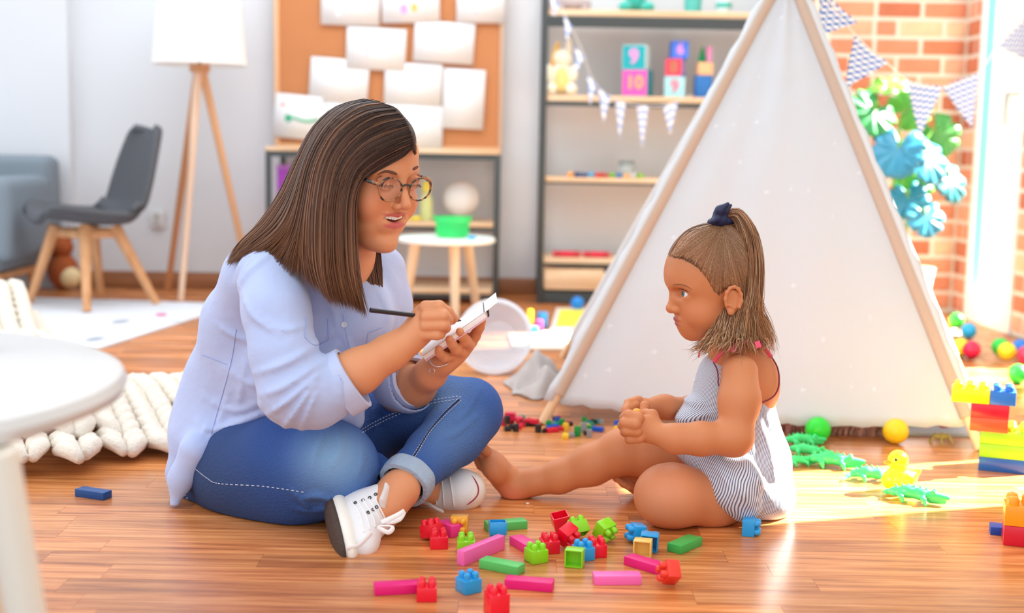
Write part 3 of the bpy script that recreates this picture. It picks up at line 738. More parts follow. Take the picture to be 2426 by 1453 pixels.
for (px, py, Yb), (tx, ty) in zip(feet, tops):
    Yt = cyw+(Yb-cyw)*.35; zt = at_z(ty, Yt, tx)
    MB().tube([(at_x(tx, Yt), Yt, szt-.055), (at_x(px, Yb), Yb, 0.009)], [.027, .016], 12).done('leg', M_beech, t)
q = [Vector((at_x(tx, cyw+(Yb-cyw)*.38), cyw+(Yb-cyw)*.38, szt-.085)) for (px, py, Yb), (tx, ty) in zip(feet, tops)]
for a in range(4): MB().tube([q[a], q[(a+1) % 4]], .02, 8, flat=.5).done('stretcher', M_beech, t)
# ---- armchair ----
M_blue = mat('blue_grey_fabric', '#7f8b96', .9, bump=.15, bscale=250)
ax = at_x(112, 5.75); t = empty('armchair', (ax-.4, 5.6, 0), 'blue grey upholstered armchair on a wooden base, cut by the left edge', 'armchair')
zt = at_z(388, 5.85, 50)
MB().box((ax-.4, 5.86, (zt+.2)/2+.05), (.8, .16, zt-.22), bevel=.045, seg=4).done('backrest', M_blue, t)
for s in (-1, 1): MB().box((ax-.4+s*.33, 5.55, .36), (.15, .52, .36), bevel=.05, seg=4).done('armrest', M_blue, t)
MB().box((ax-.42, 5.5, at_z(505, 5.3, 20)-.05), (.56, .60, .14), bevel=.05, seg=4).done('seat_cushion', M_blue, t)
MB().box((ax-.41, 5.53, .205), (.72, .5, .15), bevel=.04, seg=3).done('seat_base', M_blue, t)
MB().box((ax-.41, 5.53, .115), (.70, .52, .03), bevel=.004).done('wooden_rail', M_beech, t)
for sx_ in (-1, 1):
    for sy in (-1, 1): MB().tube([(ax-.41+sx_*.32, 5.53+sy*.22, .11), (ax-.41+sx_*.33, 5.53+sy*.23, 0.009)], [.02, .014], 10).done('leg', M_beech, t)
# plush ball toy on the floor behind the chair
c = P3(150, 645, 5.93); r = .085
t = empty('plush_animal', (c.x, c.y, 0), 'round rust brown plush animal with a cream belly behind the grey chair', 'soft toy')
MB().sphere((c.x, c.y, r), (r*.85, r*.8, r), 24, 16).done('body', mat('rust_plush', '#a8562a', .9, var=.3, vscale=14), t)
MB().sphere((c.x+.045, c.y-.035, .06), (.05, .045, .05)).done('belly', mat('cream_belly', '#efd9a8', .9), t)
MB().sphere((c.x-.01, c.y, 2*r+.03), (.06, .055, .05)).done('head', mat('rust_plush', '#a8562a', .9), t)
for s in (-1, 1): MB().sphere((c.x-.01+s*.04, c.y, 2*r+.075), (.018, .01, .018)).done('ear', mat('rust_plush', '#a8562a', .9), t)
# ---- rug ----
rp = [Vector(G(*q)) for q in ((228, 832), (508, 742), (512, 722), (60, 708), (-500, 705), (-700, 830))]
def rug_mat():
    m = mat('rug_weave', '#d8dde4', .95, bump=.3, bscale=150); nt = m.node_tree; N = nt.nodes; L = nt.links; b = N['Principled BSDF']
    tc = N.new('ShaderNodeTexCoord'); mp = N.new('ShaderNodeMapping'); mp.inputs['Scale'].default_value = (3.2, 1.6, 1); v = N.new('ShaderNodeTexVoronoi'); v.inputs['Scale'].default_value = 1.6; v.inputs['Randomness'].default_value = .55
    L.new(tc.outputs['Object'], mp.inputs[0]); L.new(mp.outputs[0], v.inputs['Vector']); rr = N.new('ShaderNodeValToRGB'); e = rr.color_ramp.elements; e[0].position = .12; e[0].color = srgb('#a2a8b4'); e[1].position = .2; e[1].color = srgb('#dfe3ea')
    L.new(v.outputs['Distance'], rr.inputs[0]); L.new(rr.outputs[0], b.inputs['Base Color']); return m
tag(MB().poly([p+Vector((0, 0, .0005)) for p in rp], .007, (0, 0, 1)).done('area_rug', rug_mat(), sm=False), 'light grey patterned rug under the grey chair and armchair', 'rug')
c = Vector(G(382, 752)); tag(MB().lathe((c.x, c.y, .0075), [(0, 0), (.022, 0), (.02, .006), (0, .008)], 16).done('toy_counter', mat('magenta_toy', '#d0408c', .5)), 'tiny magenta toy counter lying on the grey rug', 'toy')
# ---- foreground table ----
tc_ = (-.795, 1.33); tz = .445
t = empty('side_table', (tc_[0], tc_[1], 0), 'round white table top on pale wooden legs in the left foreground, out of focus', 'table')
MB().lathe((*tc_, tz-.034), [(0, 0), (.35, 0), (.365, .006), (.37, .017), (.365, .028), (.352, .034), (0, .034)], 72).done('table_top', mat('white_table_lacquer', '#dcdcdc', .3), t)
lt, lb = Vector(P(-12, 1075, 1.15)), Vector(P(60, 1453, 1.17)); lf = lt+(lb-lt)*(lt.z/(lt.z-lb.z)); lt = lt+(lb-lt)*((lt.z-(tz-.034))/(lt.z-lb.z))
MB().tube([lt, lf], [.021, .0165], 20).done('leg', mat('cream_painted_leg', '#f7eee0', .45), t)
for k, a in enumerate((1.2, 3.1)):
    u = Vector((math.cos(a), math.sin(a), 0))
    MB().tube([Vector((*tc_, tz-.034))+u*.22, Vector((*tc_, 0))+u*.34], [.022, .016], 16).done('leg', M_pale, t)
tc2 = (-.70, 1.50)
t = empty('felt_pouch', (tc2[0], tc2[1], tz), 'dark burgundy soft pouch on the far side of the white table', 'pouch')
MB().sphere((tc2[0], tc2[1], tz+.02), (.07, .045, .02)).done('pouch_body', mat('burgundy_felt', '#8e4a5c', .9), t); MB().tube([(tc2[0]-.05, tc2[1]-.01, tz+.034), (tc2[0]+.04, tc2[1]-.01, tz+.036)], .004, 8).done('zip', mat('burgundy_zip', '#5a2c38', .6), t)
# ---- chunky knitted blanket ----
def blanket():
    px_poly = [(-1.12, 2.62), (-1.0, 2.56), (-.90, 2.60), (-.82, 2.74), (-.72, 2.76), (-.70, 2.95), (-.74, 3.25), (-.86, 3.38), (-1.0, 3.42), (-1.25, 3.6), (-1.42, 3.95), (-1.62, 4.3), (-2.0, 4.2), (-1.9, 3.4), (-1.4, 2.95)]
    def inside(x, y):
        c = False; n = len(px_poly)
        for i in range(n):
            (xa, ya), (xb, yb) = px_poly[i], px_poly[i-1]
            if (ya > y) != (yb > y) and x < (xb-xa)*(y-ya)/(yb-ya)+xa: c = not c
        return c
    def H(x, y):
        return .035+.035*math.sin(x*9+y*4)+.03*math.sin(y*7-x*5+1)+.05*math.exp(-((x+.95)**2+(y-3.25)**2)/.03)+.10*math.exp(-((x+1.65)**2+(y-4.1)**2)/.06)
    g = MB(); r_ = random.Random(2); a = math.radians(28); u = Vector((math.cos(a), math.sin(a), 0)); v = Vector((-math.sin(a), math.cos(a), 0)); sp = .052; n = 0
    for i in range(-45, 60):
        for j in range(-30, 110):
            c = Vector((-1.3, 3.3, 0))+u*(i*sp)+v*(j*.038)
            if not inside(c.x, c.y): continue
            s = 1 if i % 2 else -1
            edge = not inside(c.x+.09, c.y-.02) or not inside(c.x, c.y-.09) or not inside(c.x-.02, c.y+.08)
            def pt(f, w): 
                q = c+v*f+u*w; hh = max(.0, H(q.x, q.y))*(.45 if edge else 1); return Vector((q.x, q.y, .024+hh))
            w = sp*.36*s
            pts = [pt(-.039, -w), pt(-.015, -w*.4)+Vector((0, 0, .012)), pt(.015, w*.4)+Vector((0, 0, .012)), pt(.039, w)]
            R = r_.uniform(.0175, .022); g.tube([pts[0], pts[1], pts[2], pts[3]], [R*.55, R, R, R*.55], 8); n += 1
    return g.done('knitted_blanket', mat('cream_wool', '#efe6d8', .95, bump=.5, bscale=140, stretch=(1, 1, 1), sheen=.3), ang=None)
tag(blanket(), 'cream chunky knitted blanket heaped on the floor behind the white table', 'blanket')
# ======================= TENT, GARLAND, PLANT, BALLS =======================
def cloth_mat(name, col, tr=.35, stars=False):
    if name in _M: return _M[name]
    m = bpy.data.materials.new(name); m.use_nodes = True; nt = m.node_tree; N = nt.nodes; L = nt.links; b = N['Principled BSDF']; out = N['Material Output']
    b.inputs['Base Color'].default_value = srgb(col); b.inputs['Roughness'].default_value = .85; b.inputs['Specular IOR Level'].default_value = .1
    t = N.new('ShaderNodeBsdfTranslucent'); t.inputs[0].default_value = srgb(col); mx = N.new('ShaderNodeMixShader'); mx.inputs[0].default_value = tr
    L.new(b.outputs[0], mx.inputs[1]); L.new(t.outputs[0], mx.inputs[2]); L.new(mx.outputs[0], out.inputs[0])
    if stars:
        tc = N.new('ShaderNodeTexCoord'); v = N.new('ShaderNodeTexVoronoi'); v.inputs['Scale'].default_value = 17; v.inputs['Randomness'].default_value = .4; v.distance = 'MINKOWSKI'; v.inputs['Exponent'].default_value = .6
        L.new(tc.outputs['Object'], v.inputs['Vector']); rr = N.new('ShaderNodeValToRGB'); e = rr.color_ramp.elements; e[0].position = .26; e[0].color = (*[min(1, c*1.07) for c in srgb(col)[:3]], 1); e[1].position = .30; e[1].color = (*[c*.965 for c in srgb(col)[:3]], 1)
        L.new(v.outputs['Distance'], rr.inputs[0]); L.new(rr.outputs[0], b.inputs['Base Color']); L.new(rr.outputs[0], t.inputs[0])
    n = N.new('ShaderNodeTexNoise'); n.inputs['Scale'].default_value = 7; n.inputs['Detail'].default_value = 4; bp = N.new('ShaderNodeBump'); bp.inputs['Strength'].default_value = .35; bp.inputs['Distance'].default_value = .02
    L.new(n.outputs[0], bp.inputs['Height']); L.new(bp.outputs[0], b.inputs['Normal']); _M[name] = m; return m
M_tent = cloth_mat('tent_cotton', '#e9ecf0', .30, True); M_tent2 = cloth_mat('tent_side_cotton', '#eceff2', .35); M_sleeve = cloth_mat('tent_seam', '#dcc6b4', .3)
FL, FR = Vector(G(1284, 1006)), Vector(G(2322, 1068))
RL, RR = Vector((.175, 4.22, 0)), Vector((1.44, 3.98, 0))
apex = Vector(P(1862, -66, 3.62))
tent = empty('play_tent', ((FL.x+RR.x)/2, 3.6, 0), 'white cotton tipi play tent with wooden poles and faint star print', 'tent')
poles = {}
for nme, b in (('FL', FL), ('FR', FR), ('RL', RL), ('RR', RR)):
    d = (apex-b); off = Vector({'FL': (-.012, -.012, 0), 'FR': (.012, -.012, 0), 'RL': (-.012, .012, 0), 'RR': (.012, .012, 0)}[nme])*.6
    poles[nme] = (b, apex+off); e = apex+off+d*.16
    MB().tube([b+Vector((0, 0, .002)), e], .0125, 14).done('tent_pole', wood('tent_pole_wood', '#e0b184', '#f2d3ac', .5, (20, 20, 3)), tent)
def panel(a, b, z0, z1, m, name, sag=.02, amp=.006, ins=.0, nu=40, nv=50, hem=None):
    (a0, a1), (b0, b1) = poles[a], poles[b]; V, Q = [], []
    nrm = (b0-a0).cross(a1-a0).normalized()
    for j in range(nv+1):
        for i in range(nu+1):
            u = ins+(1-2*ins)*i/nu; tz = z0+(z1-z0)*j/nv
            zz = tz if hem is None or j > 5 else tz+(1-j/6)*hem(u)
            pa = a0+(a1-a0)*zz; pb = b0+(b1-b0)*zz; p = pa.lerp(pb, u); k = math.sin(PI*u)
            w = sag*k*math.sin(PI*min(1, zz*1.0))+amp*k*(math.sin(u*11+2*zz)+.6*math.sin(u*23-zz*5))*(1-.5*zz)
            V.append(tuple(p+nrm*w)); 
    for j in range(nv):
        for i in range(nu): q = j*(nu+1)+i; Q.append((q, q+1, q+nu+2, q+nu+1))
    o = link(name, np_mesh(name, V, Q), m, tent); s = o.modifiers.new('s', 'SOLIDIFY'); s.thickness = .0015; return o
scal = lambda u: -.006*abs(math.sin(u*PI*26))+.016*math.sin(PI*u)*0-.018*math.sin(PI*u)
panel('FL', 'FR', .048, .965, M_tent, 'front_panel', sag=.015, hem=scal)
panel('FL', 'RL', .05, .96, M_tent2, 'side_panel', sag=.01, amp=.004)
panel('FR', 'RR', .05, .96, M_tent2, 'side_panel', sag=-.03, amp=.004)
panel('RL', 'RR', .05, .96, M_tent2, 'rear_panel', sag=.01)
for k in ('FL', 'FR', 'RL', 'RR'):
    a, b = poles[k]; MB().tube([a+(b-a)*.06, a+(b-a)*.955], [.0165, .0165], 14).done('pole_sleeve', M_sleeve if k[0] == 'F' else M_tent2, tent)
for k, s in (('FR', 1), ('FL', -1)):
    a, b = poles[k]; nrm = (poles['FR'][0]-poles['FL'][0]).normalized()
    p = [a+(b-a)*(.05+.915*i/30)+nrm*s*(.030+.004*math.sin(i*2.1))+Vector((0, -.012, 0)) for i in range(31)]
    q = [a+(b-a)*(.05+.915*i/30)+nrm*s*.006+Vector((0, -.014, 0)) for i in range(31)]
    V = [tuple(v) for v in p+q]; Q = [(i, i+1, 31+i+1, 31+i) for i in range(30)]
    o = link('seam_flap', np_mesh('seam_flap', V, Q), M_tent2, tent); sd = o.modifiers.new('s', 'SOLIDIFY'); sd.thickness = .002
# shaggy pink rug and grey play mat seen under the tent edge
def fur(name, p0, p1, depth, n, m, h=.04):
    g = random.Random(7); lines = []
    a, b = Vector(p0), Vector(p1)
    for i in range(n):
        u = g.random(); v = g.random()**1.3*depth; c = a.lerp(b, u)+Vector((0, v, 0)); hh = h*g.uniform(.6, 1.05); dx, dy = g.uniform(-.012, .012), g.uniform(-.03, .005)
        lines.append([c+Vector((dx*t*t, dy*t*t, hh*t)) for t in (0, .35, .7, 1)])
    c = np.array([srgb('#d9a8a4')[:3]])*(1+.25*rng.standard_normal((n, 1))); return strands(name, np.array([[list(p) for p in l] for l in lines]), .0022, m, None, np.clip(c, 0.05, .95))
t = fur('shaggy_rug', G(1865, 1030), G(2118, 1036), .5, 5200, attr_mat('shaggy_pile', rough=.95)); tag(t, 'dusty pink shaggy rug showing under the hem of the tent', 'rug')
q = [Vector(G(*p)) for p in ((2085, 1032), (2300, 1036), (2290, 985), (2080, 985))]
mt = empty('play_mat', sum(q, Vector())/4, 'pale grey flat play mat lying under the right end of the tent', 'mat')
MB().poly([p+Vector((0, 0, .0005)) for p in q], .008, (0, 0, 1)).done('mat_sheet', mat('mat_grey', '#c9ccd6', .6), mt, sm=False)
for px, py, w_, cl in ((2160, 1010, .05, '#1f9a63'), (2235, 1012, .018, '#c8324a')):
    c = Vector(G(px, py, .009)); MB().box(c, (w_, .02, .003), bevel=.001).done('printed_shape', mat('mat_'+cl, cl, .6), mt)
# little brown insect-like toy by the mat
c = Vector(G(2230, 1048)); t = empty('toy_insect', c, 'small olive brown plastic toy bug on the floor beside the grey play mat', 'toy')
MB().sphere(c+Vector((0, 0, .014)), (.02, .009, .009)).done('body', mat('olive_plastic', '#b39b5a', .4), t)
for k in range(6): a = k*PI/3+.3; MB().tube([c+Vector((0, 0, .014)), c+Vector((.018*math.cos(a), .012*math.sin(a), .02)), c+Vector((.032*math.cos(a), .022*math.sin(a), .0))], .0028, 6).done('leg', mat('olive_plastic', '#b39b5a', .4), t)
# ---- chevron bunting ----
M_cv = chevron('blue_chevron', '#1a74cc', '#fbfbfc', 6.5)
gb = empty('chevron_bunting', P(2150, 150, 4.3), 'string of blue and white zigzag pennants from the tent top to the window', 'bunting')
def BP(px, py): return P(px, py, 3.72+(px-1935)/490*1.0)
pts = [(1925, -45), (1965, 5), (2026, 82), (2070, 125), (2105, 152), (2150, 190), (2232, 206), (2316, 172), (2366, 106), (2440, 30)]
MB().tube([BP(*q) for q in cr(pts, 40)], .0022, 6).done('string', mat('cream_cord', '#efe6dc', .8), gb)
for a, b, t_ in (((1944, -30), (2028, 54), (1948, 82)), ((2026, 86), (2102, 149), (2004, 208)), ((2150, 192), (2231, 206), (2180, 322)), ((2233, 206), (2316, 174), (2303, 302)), ((2426+20, 28), (2364, 108), (2440, 146))):
    pennant(BP(*a), BP(*b), BP(*t_), M_cv, gb)
# ---- plant ----
pc = Vector((1.60, 5.2, 0)); plant = empty('potted_monstera', pc, 'tall split leaf plant with green and blue leaves between tent and window', 'plant')
MB().lathe(pc, [(0, 0), (.10, 0), (.13, .22), (.135, .24), (.125, .24), (.12, .21), (0, .21)], 32).done('pot', mat('plant_pot', '#d8d4cc', .6), plant)
def leaf(c, sz, fwd, up, col, rough=.35):
    sz = sz*1.22
    fwd = Vector(fwd).normalized(); up = Vector(up); up = (up-fwd*up.dot(fwd)).normalized(); sd = fwd.cross(up); V, Q = [], []; n = 40
    def rad(a):
        base = sz*(1.0-.25*math.cos(a))*(1 if abs(a) < 2.75 else 1-.8*(abs(a)-2.75)/.39); r = base*(.92+.15*math.cos(a)); 
        s = math.sin(abs(a)*7.5); return r*(1-.26*max(0, s)**6*(abs(a) > .35)*(abs(a) < 2.6))
    ring = [-PI+2*PI*i/(n*2) for i in range(n*2)]
    V.append(tuple(c))
    for f in (.45, .8, 1.0):
        for a in ring:
            r = rad(a)*f if f > .7 else rad(a)*f+0; x, y = math.cos(a)*r, math.sin(a)*r
            V.append(tuple(Vector(c)+fwd*(x+sz*.15)+sd*y+up*(-.28*(x*x+y*y)/sz+abs(y)*.15+.006*math.cos(a*9)*f)))
    m_ = len(ring); F = [(0, 1+i, 1+(i+1) % m_) for i in range(m_)]
    for k in range(2):
        for i in range(m_): F.append((1+k*m_+i, 1+(k+1)*m_+i, 1+(k+1)*m_+(i+1) % m_, 1+k*m_+(i+1) % m_))
    me = bpy.data.meshes.new('leaf'); me.from_pydata(V, [], F); smooth(me); o = link('leaf', me, mat('leaf_'+col, col, rough, var=.25, vscale=30, coat=.3), plant); s = o.modifiers.new('s', 'SOLIDIFY'); s.thickness = .0015
    st = Vector(c)-fwd*sz*.3; base = pc+Vector((random.uniform(-.04, .04), random.uniform(-.04, .04), .2))
    MB().tube([tuple(x) for x in cr([base, base.lerp(st, .5)+Vector((-.04, .0, .09)), st, Vector(c)+up*-.004], 14)], .0055, 8).done('stem', mat('leaf_stem', '#6ea63a', .5), plant)
for px, py, Y, s, f, u, col in ((2098, 198, 5.2, .085, (1, -.3, -.05), (0, -.45, 1), '#6fb83a'), (2070, 262, 5.1, .10, (-.6, -.5, -.6), (.3, -1, .6), '#2f8f4e'), (2152, 258, 5.3, .085, (.7, 0, .5), (0, -1, .4), '#57a83c'), (2222, 318, 5.35, .09, (.5, 0, -.8), (0, -1, .3), '#3f8f3a'),
    (2128, 352, 5.0, .105, (-.3, -.4, -1), (-.4, -1, .5), '#2a86a8'), (2196, 372, 5.0, .095, (.3, -.4, -1), (.5, -1, .5), '#2f8fb0'), (2250, 425, 5.1, .085, (.5, -.2, -1), (.7, -1, .3), '#22707a'), (2165, 420, 5.2, .085, (.3, -.2, -.8), (0, -1, .5), '#4fa83e'), (2150, 470, 5.05, .075, (.1, -.3, -1), (-.4, -1, .4), '#2a8aa6'), (2192, 512, 5.0, .075, (.4, -.3, -1), (.2, -1, .5), '#3a94b4')):
    leaf(P(px, py, Y), s, f, u, col)
# ---- balls ----
def ball(px, py, rpx, col, lab, rr=.031):
    # centre pixel; radius rr: distance follows from resting on the floor
    d = ray(px, py); c = CAM+d*((rr-CAM[2])/d[2])
    o = empty('play_ball', c-np.array([0, 0, rr]), lab, 'ball', 'plastic play balls')
    MB().sphere(c, rr, 32, 20).done('shell', mat('ball_'+col, col, .3, sss=0), o); MB().tube([Vector(c)+Vector((-.15, -.97, .05)).normalized()*rr*.985, Vector(c)+Vector((-.15, -.97, .05)).normalized()*rr*1.012], .0035, 12).done('moulding_dimple', mat('ballnub_'+col, col, .35), o)
    return o
for a in ((1938, 1018, 31, '#2fd838', 'bright green play ball by the pink rug at the foot of the tent'), (2122, 1022, 31, '#ffce1e', 'golden yellow play ball in front of the tent, beside the grey mat'),
    (2266, 760, 20, '#30d84a', 'green play ball farthest back against the tent, by the window'), (2295, 784, 21, '#27b4ee', 'light blue play ball behind the crimson one by the window'), (2277, 824, 21, '#f4e42a', 'yellow play ball half hidden by the tent edge, beside the crimson ball'), (2302, 829, 20, '#e0214e', 'crimson play ball on the floor right of the tent edge'),
    (2370, 822, 21, '#2fc84a', 'green play ball behind the yellow one near the right edge'), (2386, 833, 23, '#ffd92a', 'yellow play ball in front of a green and a blue one near the right edge'), (2417, 825, 22, '#2478d8', 'deep blue play ball behind the right edge yellow ball'), (2432, 841, 20, '#e0385e', 'red play ball cut by the right edge of the picture'), (2412, 887, 25, '#37e04e', 'green play ball nearest the camera at the right edge, alone'), (1368, 719, 16, '#1f86e0', 'blue play ball by the foot of the shelf rack')):
    ball(a[0], a[1], a[2], a[3], a[4], .031 if a[1] > 800 else .030)
# ---- clear tub on its side ----
M_clear = mat('frosted_plastic', '#eef2fa', .25, alpha=.55)
c = Vector(G(1170, 886)); R = .118; c.z = R; ax_ = Vector((-.12, -1, .28)).normalized(); rot = ax_.to_track_quat('Z', 'Y').to_matrix()
t = empty('plastic_tub', (c.x, c.y, 0), 'frosted clear round plastic tub lying on its side behind the woman\'s hands', 'tub')
MB().lathe(c, [(0, -.10), (.062, -.10), (.066, -.095), (.108, .0), (.104, .0), (.060, -.09), (0, -.094)], 56, rot).done('tub_wall', M_clear, t)
MB().lathe(c, [(.104, -.002), (.118, -.004), (.119, .004), (.106, .006)], 56, rot).done('rim', mat('frosted_rim', '#f4f6fb', .25, alpha=.8), t)
# crumpled grey cloth by the tent
def cloth_heap(name, px_c, w_, d_, h_, m, seed, nw=44):
    r_ = random.Random(seed); c = Vector(G(*px_c)); V, Q = [], []; ph = [r_.uniform(0, 6) for _ in range(6)]
    for j in range(nw+1):
        for i in range(nw+1):
            u, v = i/nw*2-1, j/nw*2-1; rr = min(1, math.sqrt(u*u+v*v)); e = 1-rr**4
            z = e*h_*(.55+.3*math.sin(4*u+ph[0]+2*v)+.25*math.sin(7*v-3*u+ph[1])+.07*math.sin(11*u+5*v+ph[2])+.06*math.sin(12*v-6*u+ph[3]))
            k = 1/max(1, math.sqrt(u*u+v*v)); V.append((c.x+u*k*w_*(1+.12*math.sin(5*v+ph[4])), c.y+v*k*d_*(1+.12*math.sin(6*u+ph[5])), max(.003, z+.004)))
    for j in range(nw):
        for i in range(nw): q = j*(nw+1)+i; Q.append((q, q+1, q+nw+2, q+nw+1))
    return link(name, np_mesh(name, V, Q), m)
o = cloth_heap('grey_cloth', (1275, 915), .095, .2, .085, mat('taupe_linen', '#b6aca8', .95, bump=.3, bscale=180), 4); tag(o, 'crumpled taupe grey cloth on the floor at the foot of the tent\'s left pole', 'cloth'); o.name = 'linen_cloth'
# play mat and toys in the back left of the tent
q = [Vector(G(*p)) for p in ((1303, 785), (1400, 785), (1420, 733), (1318, 733))]
t = empty('foam_mat', sum(q, Vector())/4, 'yellow foam play mat with a pale border on the floor below the shelf rack', 'mat')
MB().poly([p+Vector((0, 0, .0005)) for p in q], .006, (0, 0, 1)).done('border', mat('foam_border', '#e6e0dc', .7), t, sm=False)
cq_ = sum(q, Vector())/4; MB().poly([cq_+(p-cq_)*.78+Vector((0, 0, .007)) for p in q], .002, (0, 0, 1)).done('centre_panel', mat('foam_yellow', '#f2e84e', .7), t, sm=False)
c = Vector(G(1310, 826)); t = empty('play_board', c, 'pale cream play board lying in the sunlight left of the tent', 'board')
MB().box(c+Vector((.0, .12, .006)), (.30, .34, .010), .05, bevel=.003).done('board_sheet', mat('cream_board', '#f5ecdc', .6), t); MB().box(c+Vector((.04, .30, .0135)), (.14, .03, .004), .05, bevel=.001).done('green_strip', mat('mint_strip', '#9fe6b8', .6), t)
for px, py, cl, s, hh, lab in ((1264, 792, '#2a86e0', .032, .03, 'blue toy block at the base of the little pile by the tub'), (1276, 786, '#e0408c', .026, .045, 'pink toy block in the little pile by the tub'), (1255, 785, '#f6e030', .02, .085, 'yellow upright toy stick in the little pile by the tub'), (1285, 778, '#3aa0e8', .034, .065, 'light blue toy block at the back of the little pile by the tub')):
    c = Vector(G(px, py)); tag(MB().box(c+Vector((0, 0, hh/2)), (s, s, hh), .4, bevel=.004).done('toy_block', mat('tb_'+cl, cl, .4)), lab, 'toy block', 'little pile of toys by the tub')
# ---- heap of tiny building bricks in front of the tent ----
def tiny_brick(w_, d_, h_):
    g = MB().box((0, 0, h_/2), (w_, d_, h_), bevel=.0006, seg=1); nx = max(1, round(w_/.008)); ny = max(1, round(d_/.008))
    for i in range(nx):
        for j in range(ny): g.tube([((i+.5)*w_/nx-w_/2, (j+.5)*d_/ny-d_/2, h_), ((i+.5)*w_/nx-w_/2, (j+.5)*d_/ny-d_/2, h_+.0018)], .0024, 6)
    return g
tb = {}
hb = random.Random(11); tc = {'red': '#d8203c', 'green': '#1f9a48', 'blue': '#1f58c8', 'black': '#22262a', 'yellow': '#f2c83a', 'teal': '#2a9a8a', 'grey': '#8f959c'}
spots = []
for i in range(46):
    px = hb.uniform(1190, 1300) if i < 16 else hb.uniform(1308, 1478); py = hb.uniform(998, 1018) if px < 1300 else hb.uniform(1000, 1028)
    spots.append((px, py, hb.choice(['red', 'red', 'green', 'black', 'teal'] if px < 1300 else ['red', 'green', 'green', 'blue', 'blue', 'black', 'teal', 'grey', 'yellow', 'red']), hb.choice([0, 0, .008])))
spots += [(1202, 1021, 'black', 0), (1222, 1023, 'black', 0), (1275, 1025, 'black', 0), (1290, 1025, 'black', 0), (1340, 1038, 'yellow', 0), (1352, 1036, 'grey', 0), (1368, 1034, 'green', 0), (1390, 1031, 'black', 0), (1396, 1036, 'grey', 0)]
for px, py, cl, z in spots:
    k = (cl, hb.choice([(.016, .008, .0095), (.016, .016, .0095), (.032, .016, .0095), (.012, .012, .018)]) if (px, cl) != (1368, 'green') else (.014, .012, .024))
    if k not in tb:
        g = tiny_brick(*k[1]); bmesh.ops.recalc_face_normals(g.bm, faces=g.bm.faces[:]); me = bpy.data.meshes.new('building_brick'); g.bm.to_mesh(me); g.bm.free(); me.materials.append(mat('tiny_'+cl, tc[cl], .3)); tb[k] = me
    o = bpy.data.objects.new('building_brick', tb[k]); COL.objects.link(o); o.location = Vector(G(px, py))+Vector((0, 0, z)); o.rotation_euler = (0, 0, hb.uniform(0, 3)) if z == 0 else (hb.uniform(-.25, .25), hb.uniform(-.25, .25), hb.uniform(0, 3))
    zone = 'by the toy car, left of the tent pole' if px < 1300 and py < 1020 else ('in the thick of the scatter, right of the tent pole' if py < 1030 and px >= 1300 else {1202: 'alone in front of the toy car, left', 1222: 'alone in front of the toy car, right', 1275: 'of the close pair before the tent pole, left', 1290: 'of the close pair before the tent pole, right', 1340: 'by itself, nearest the camera', 1352: 'beside the lone yellow one', 1368: 'standing tall before the scatter', 1390: 'just right of the tall green one', 1396: 'lying near the girl\'s shin, farthest right of the loners'}[px])
    tag(o, f'tiny {cl} building brick {zone}', 'toy brick', f'tiny {cl} building bricks scattered left of the tent pole' if px < 1300 and py < 1020 else (f'tiny {cl} building bricks scattered right of the tent pole' if 'thick' in zone else 'loose tiny bricks before the scatter'))
# red toy car at the left of the scatter
c = Vector(G(1212, 1004)); t = empty('toy_car', c, 'small crimson toy car at the left end of the tiny brick scatter', 'toy car')
MB().box(c+Vector((0, 0, .014)), (.06, .022, .012), -.2, bevel=.004).box(c+Vector((-.004, 0, .024)), (.028, .018, .012), -.2, bevel=.004).done('car_body', mat('crimson_gloss', '#d8244c', .2), t)
for sx_ in (-.018, .018):
    for sy in (-.011, .011): MB().tube([c+Vector((sx_, sy-.002, .008)), c+Vector((sx_, sy+.002, .008))], .008, 12).done('wheel', mat('toy_tyre', '#222', .7) if False else mat('toy_tyre', '#222222', .7), t)
# ---- frog-like green toys and the yellow duck ----
M_croc = mat('green_croc', '#3fdc7c', .35)
def crocodile(c, ang, s, lab, flip=1):
    t = empty('toy_crocodile', c, lab, 'toy animal', 'green toy crocodiles', rot=(0, 0, ang)); bpy.context.view_layer.update()
    S = SDF(); K = .006*s; LG = 1.25
    S.chain([np.array(p)*s for p in ((-.045, 0, .018), (-.015, 0, .022), (.015, 0, .02), (.032, 0, .018))], [.009*s, .014*s, .013*s, .009*s], K)
    S.chain([np.array(p)*s for p in ((-.045, 0, .018), (-.062, .012*flip, .012), (-.075, .03*flip, .006))], [.008*s, .005*s, .0025*s], K)
    S.cap(np.array((.035, 0, .021))*s, np.array((.070, 0, .019))*s, .0095*s, .0055*s, K); S.cap(np.array((.035, 0, .010))*s, np.array((.064, 0, .008))*s, .008*s, .004*s, K)
    for e in (-1, 1): S.ell(np.array((.04, e*.007, .030))*s, np.array((.005, .004, .005))*s, k=.003*s)
    for x in (-.03, .018):
        for e in (-1, 1): S.chain([np.array(p)*s for p in ((x, e*.008, .016), (x+.006, e*.023, .014), (x+.010, e*.025, .004))], [.006*s, .0048*s, .0035*s], K)
    V, Q = S.mesh(.0016*s); me = np_mesh('body', relax(V, Q, 1), Q); link('body', me, M_croc, t, world=False)
    for k in range(6): MB().tube([(np.array((-.04+.013*k, 0, .028+.006*math.sin(k*.6)))*s).tolist(), (np.array((-.042+.013*k, 0, .037+.005*math.sin(k*.6)))*s).tolist()], [.0035*s, .001*s], 6).done('spine', M_croc, t, world=False)
    return t
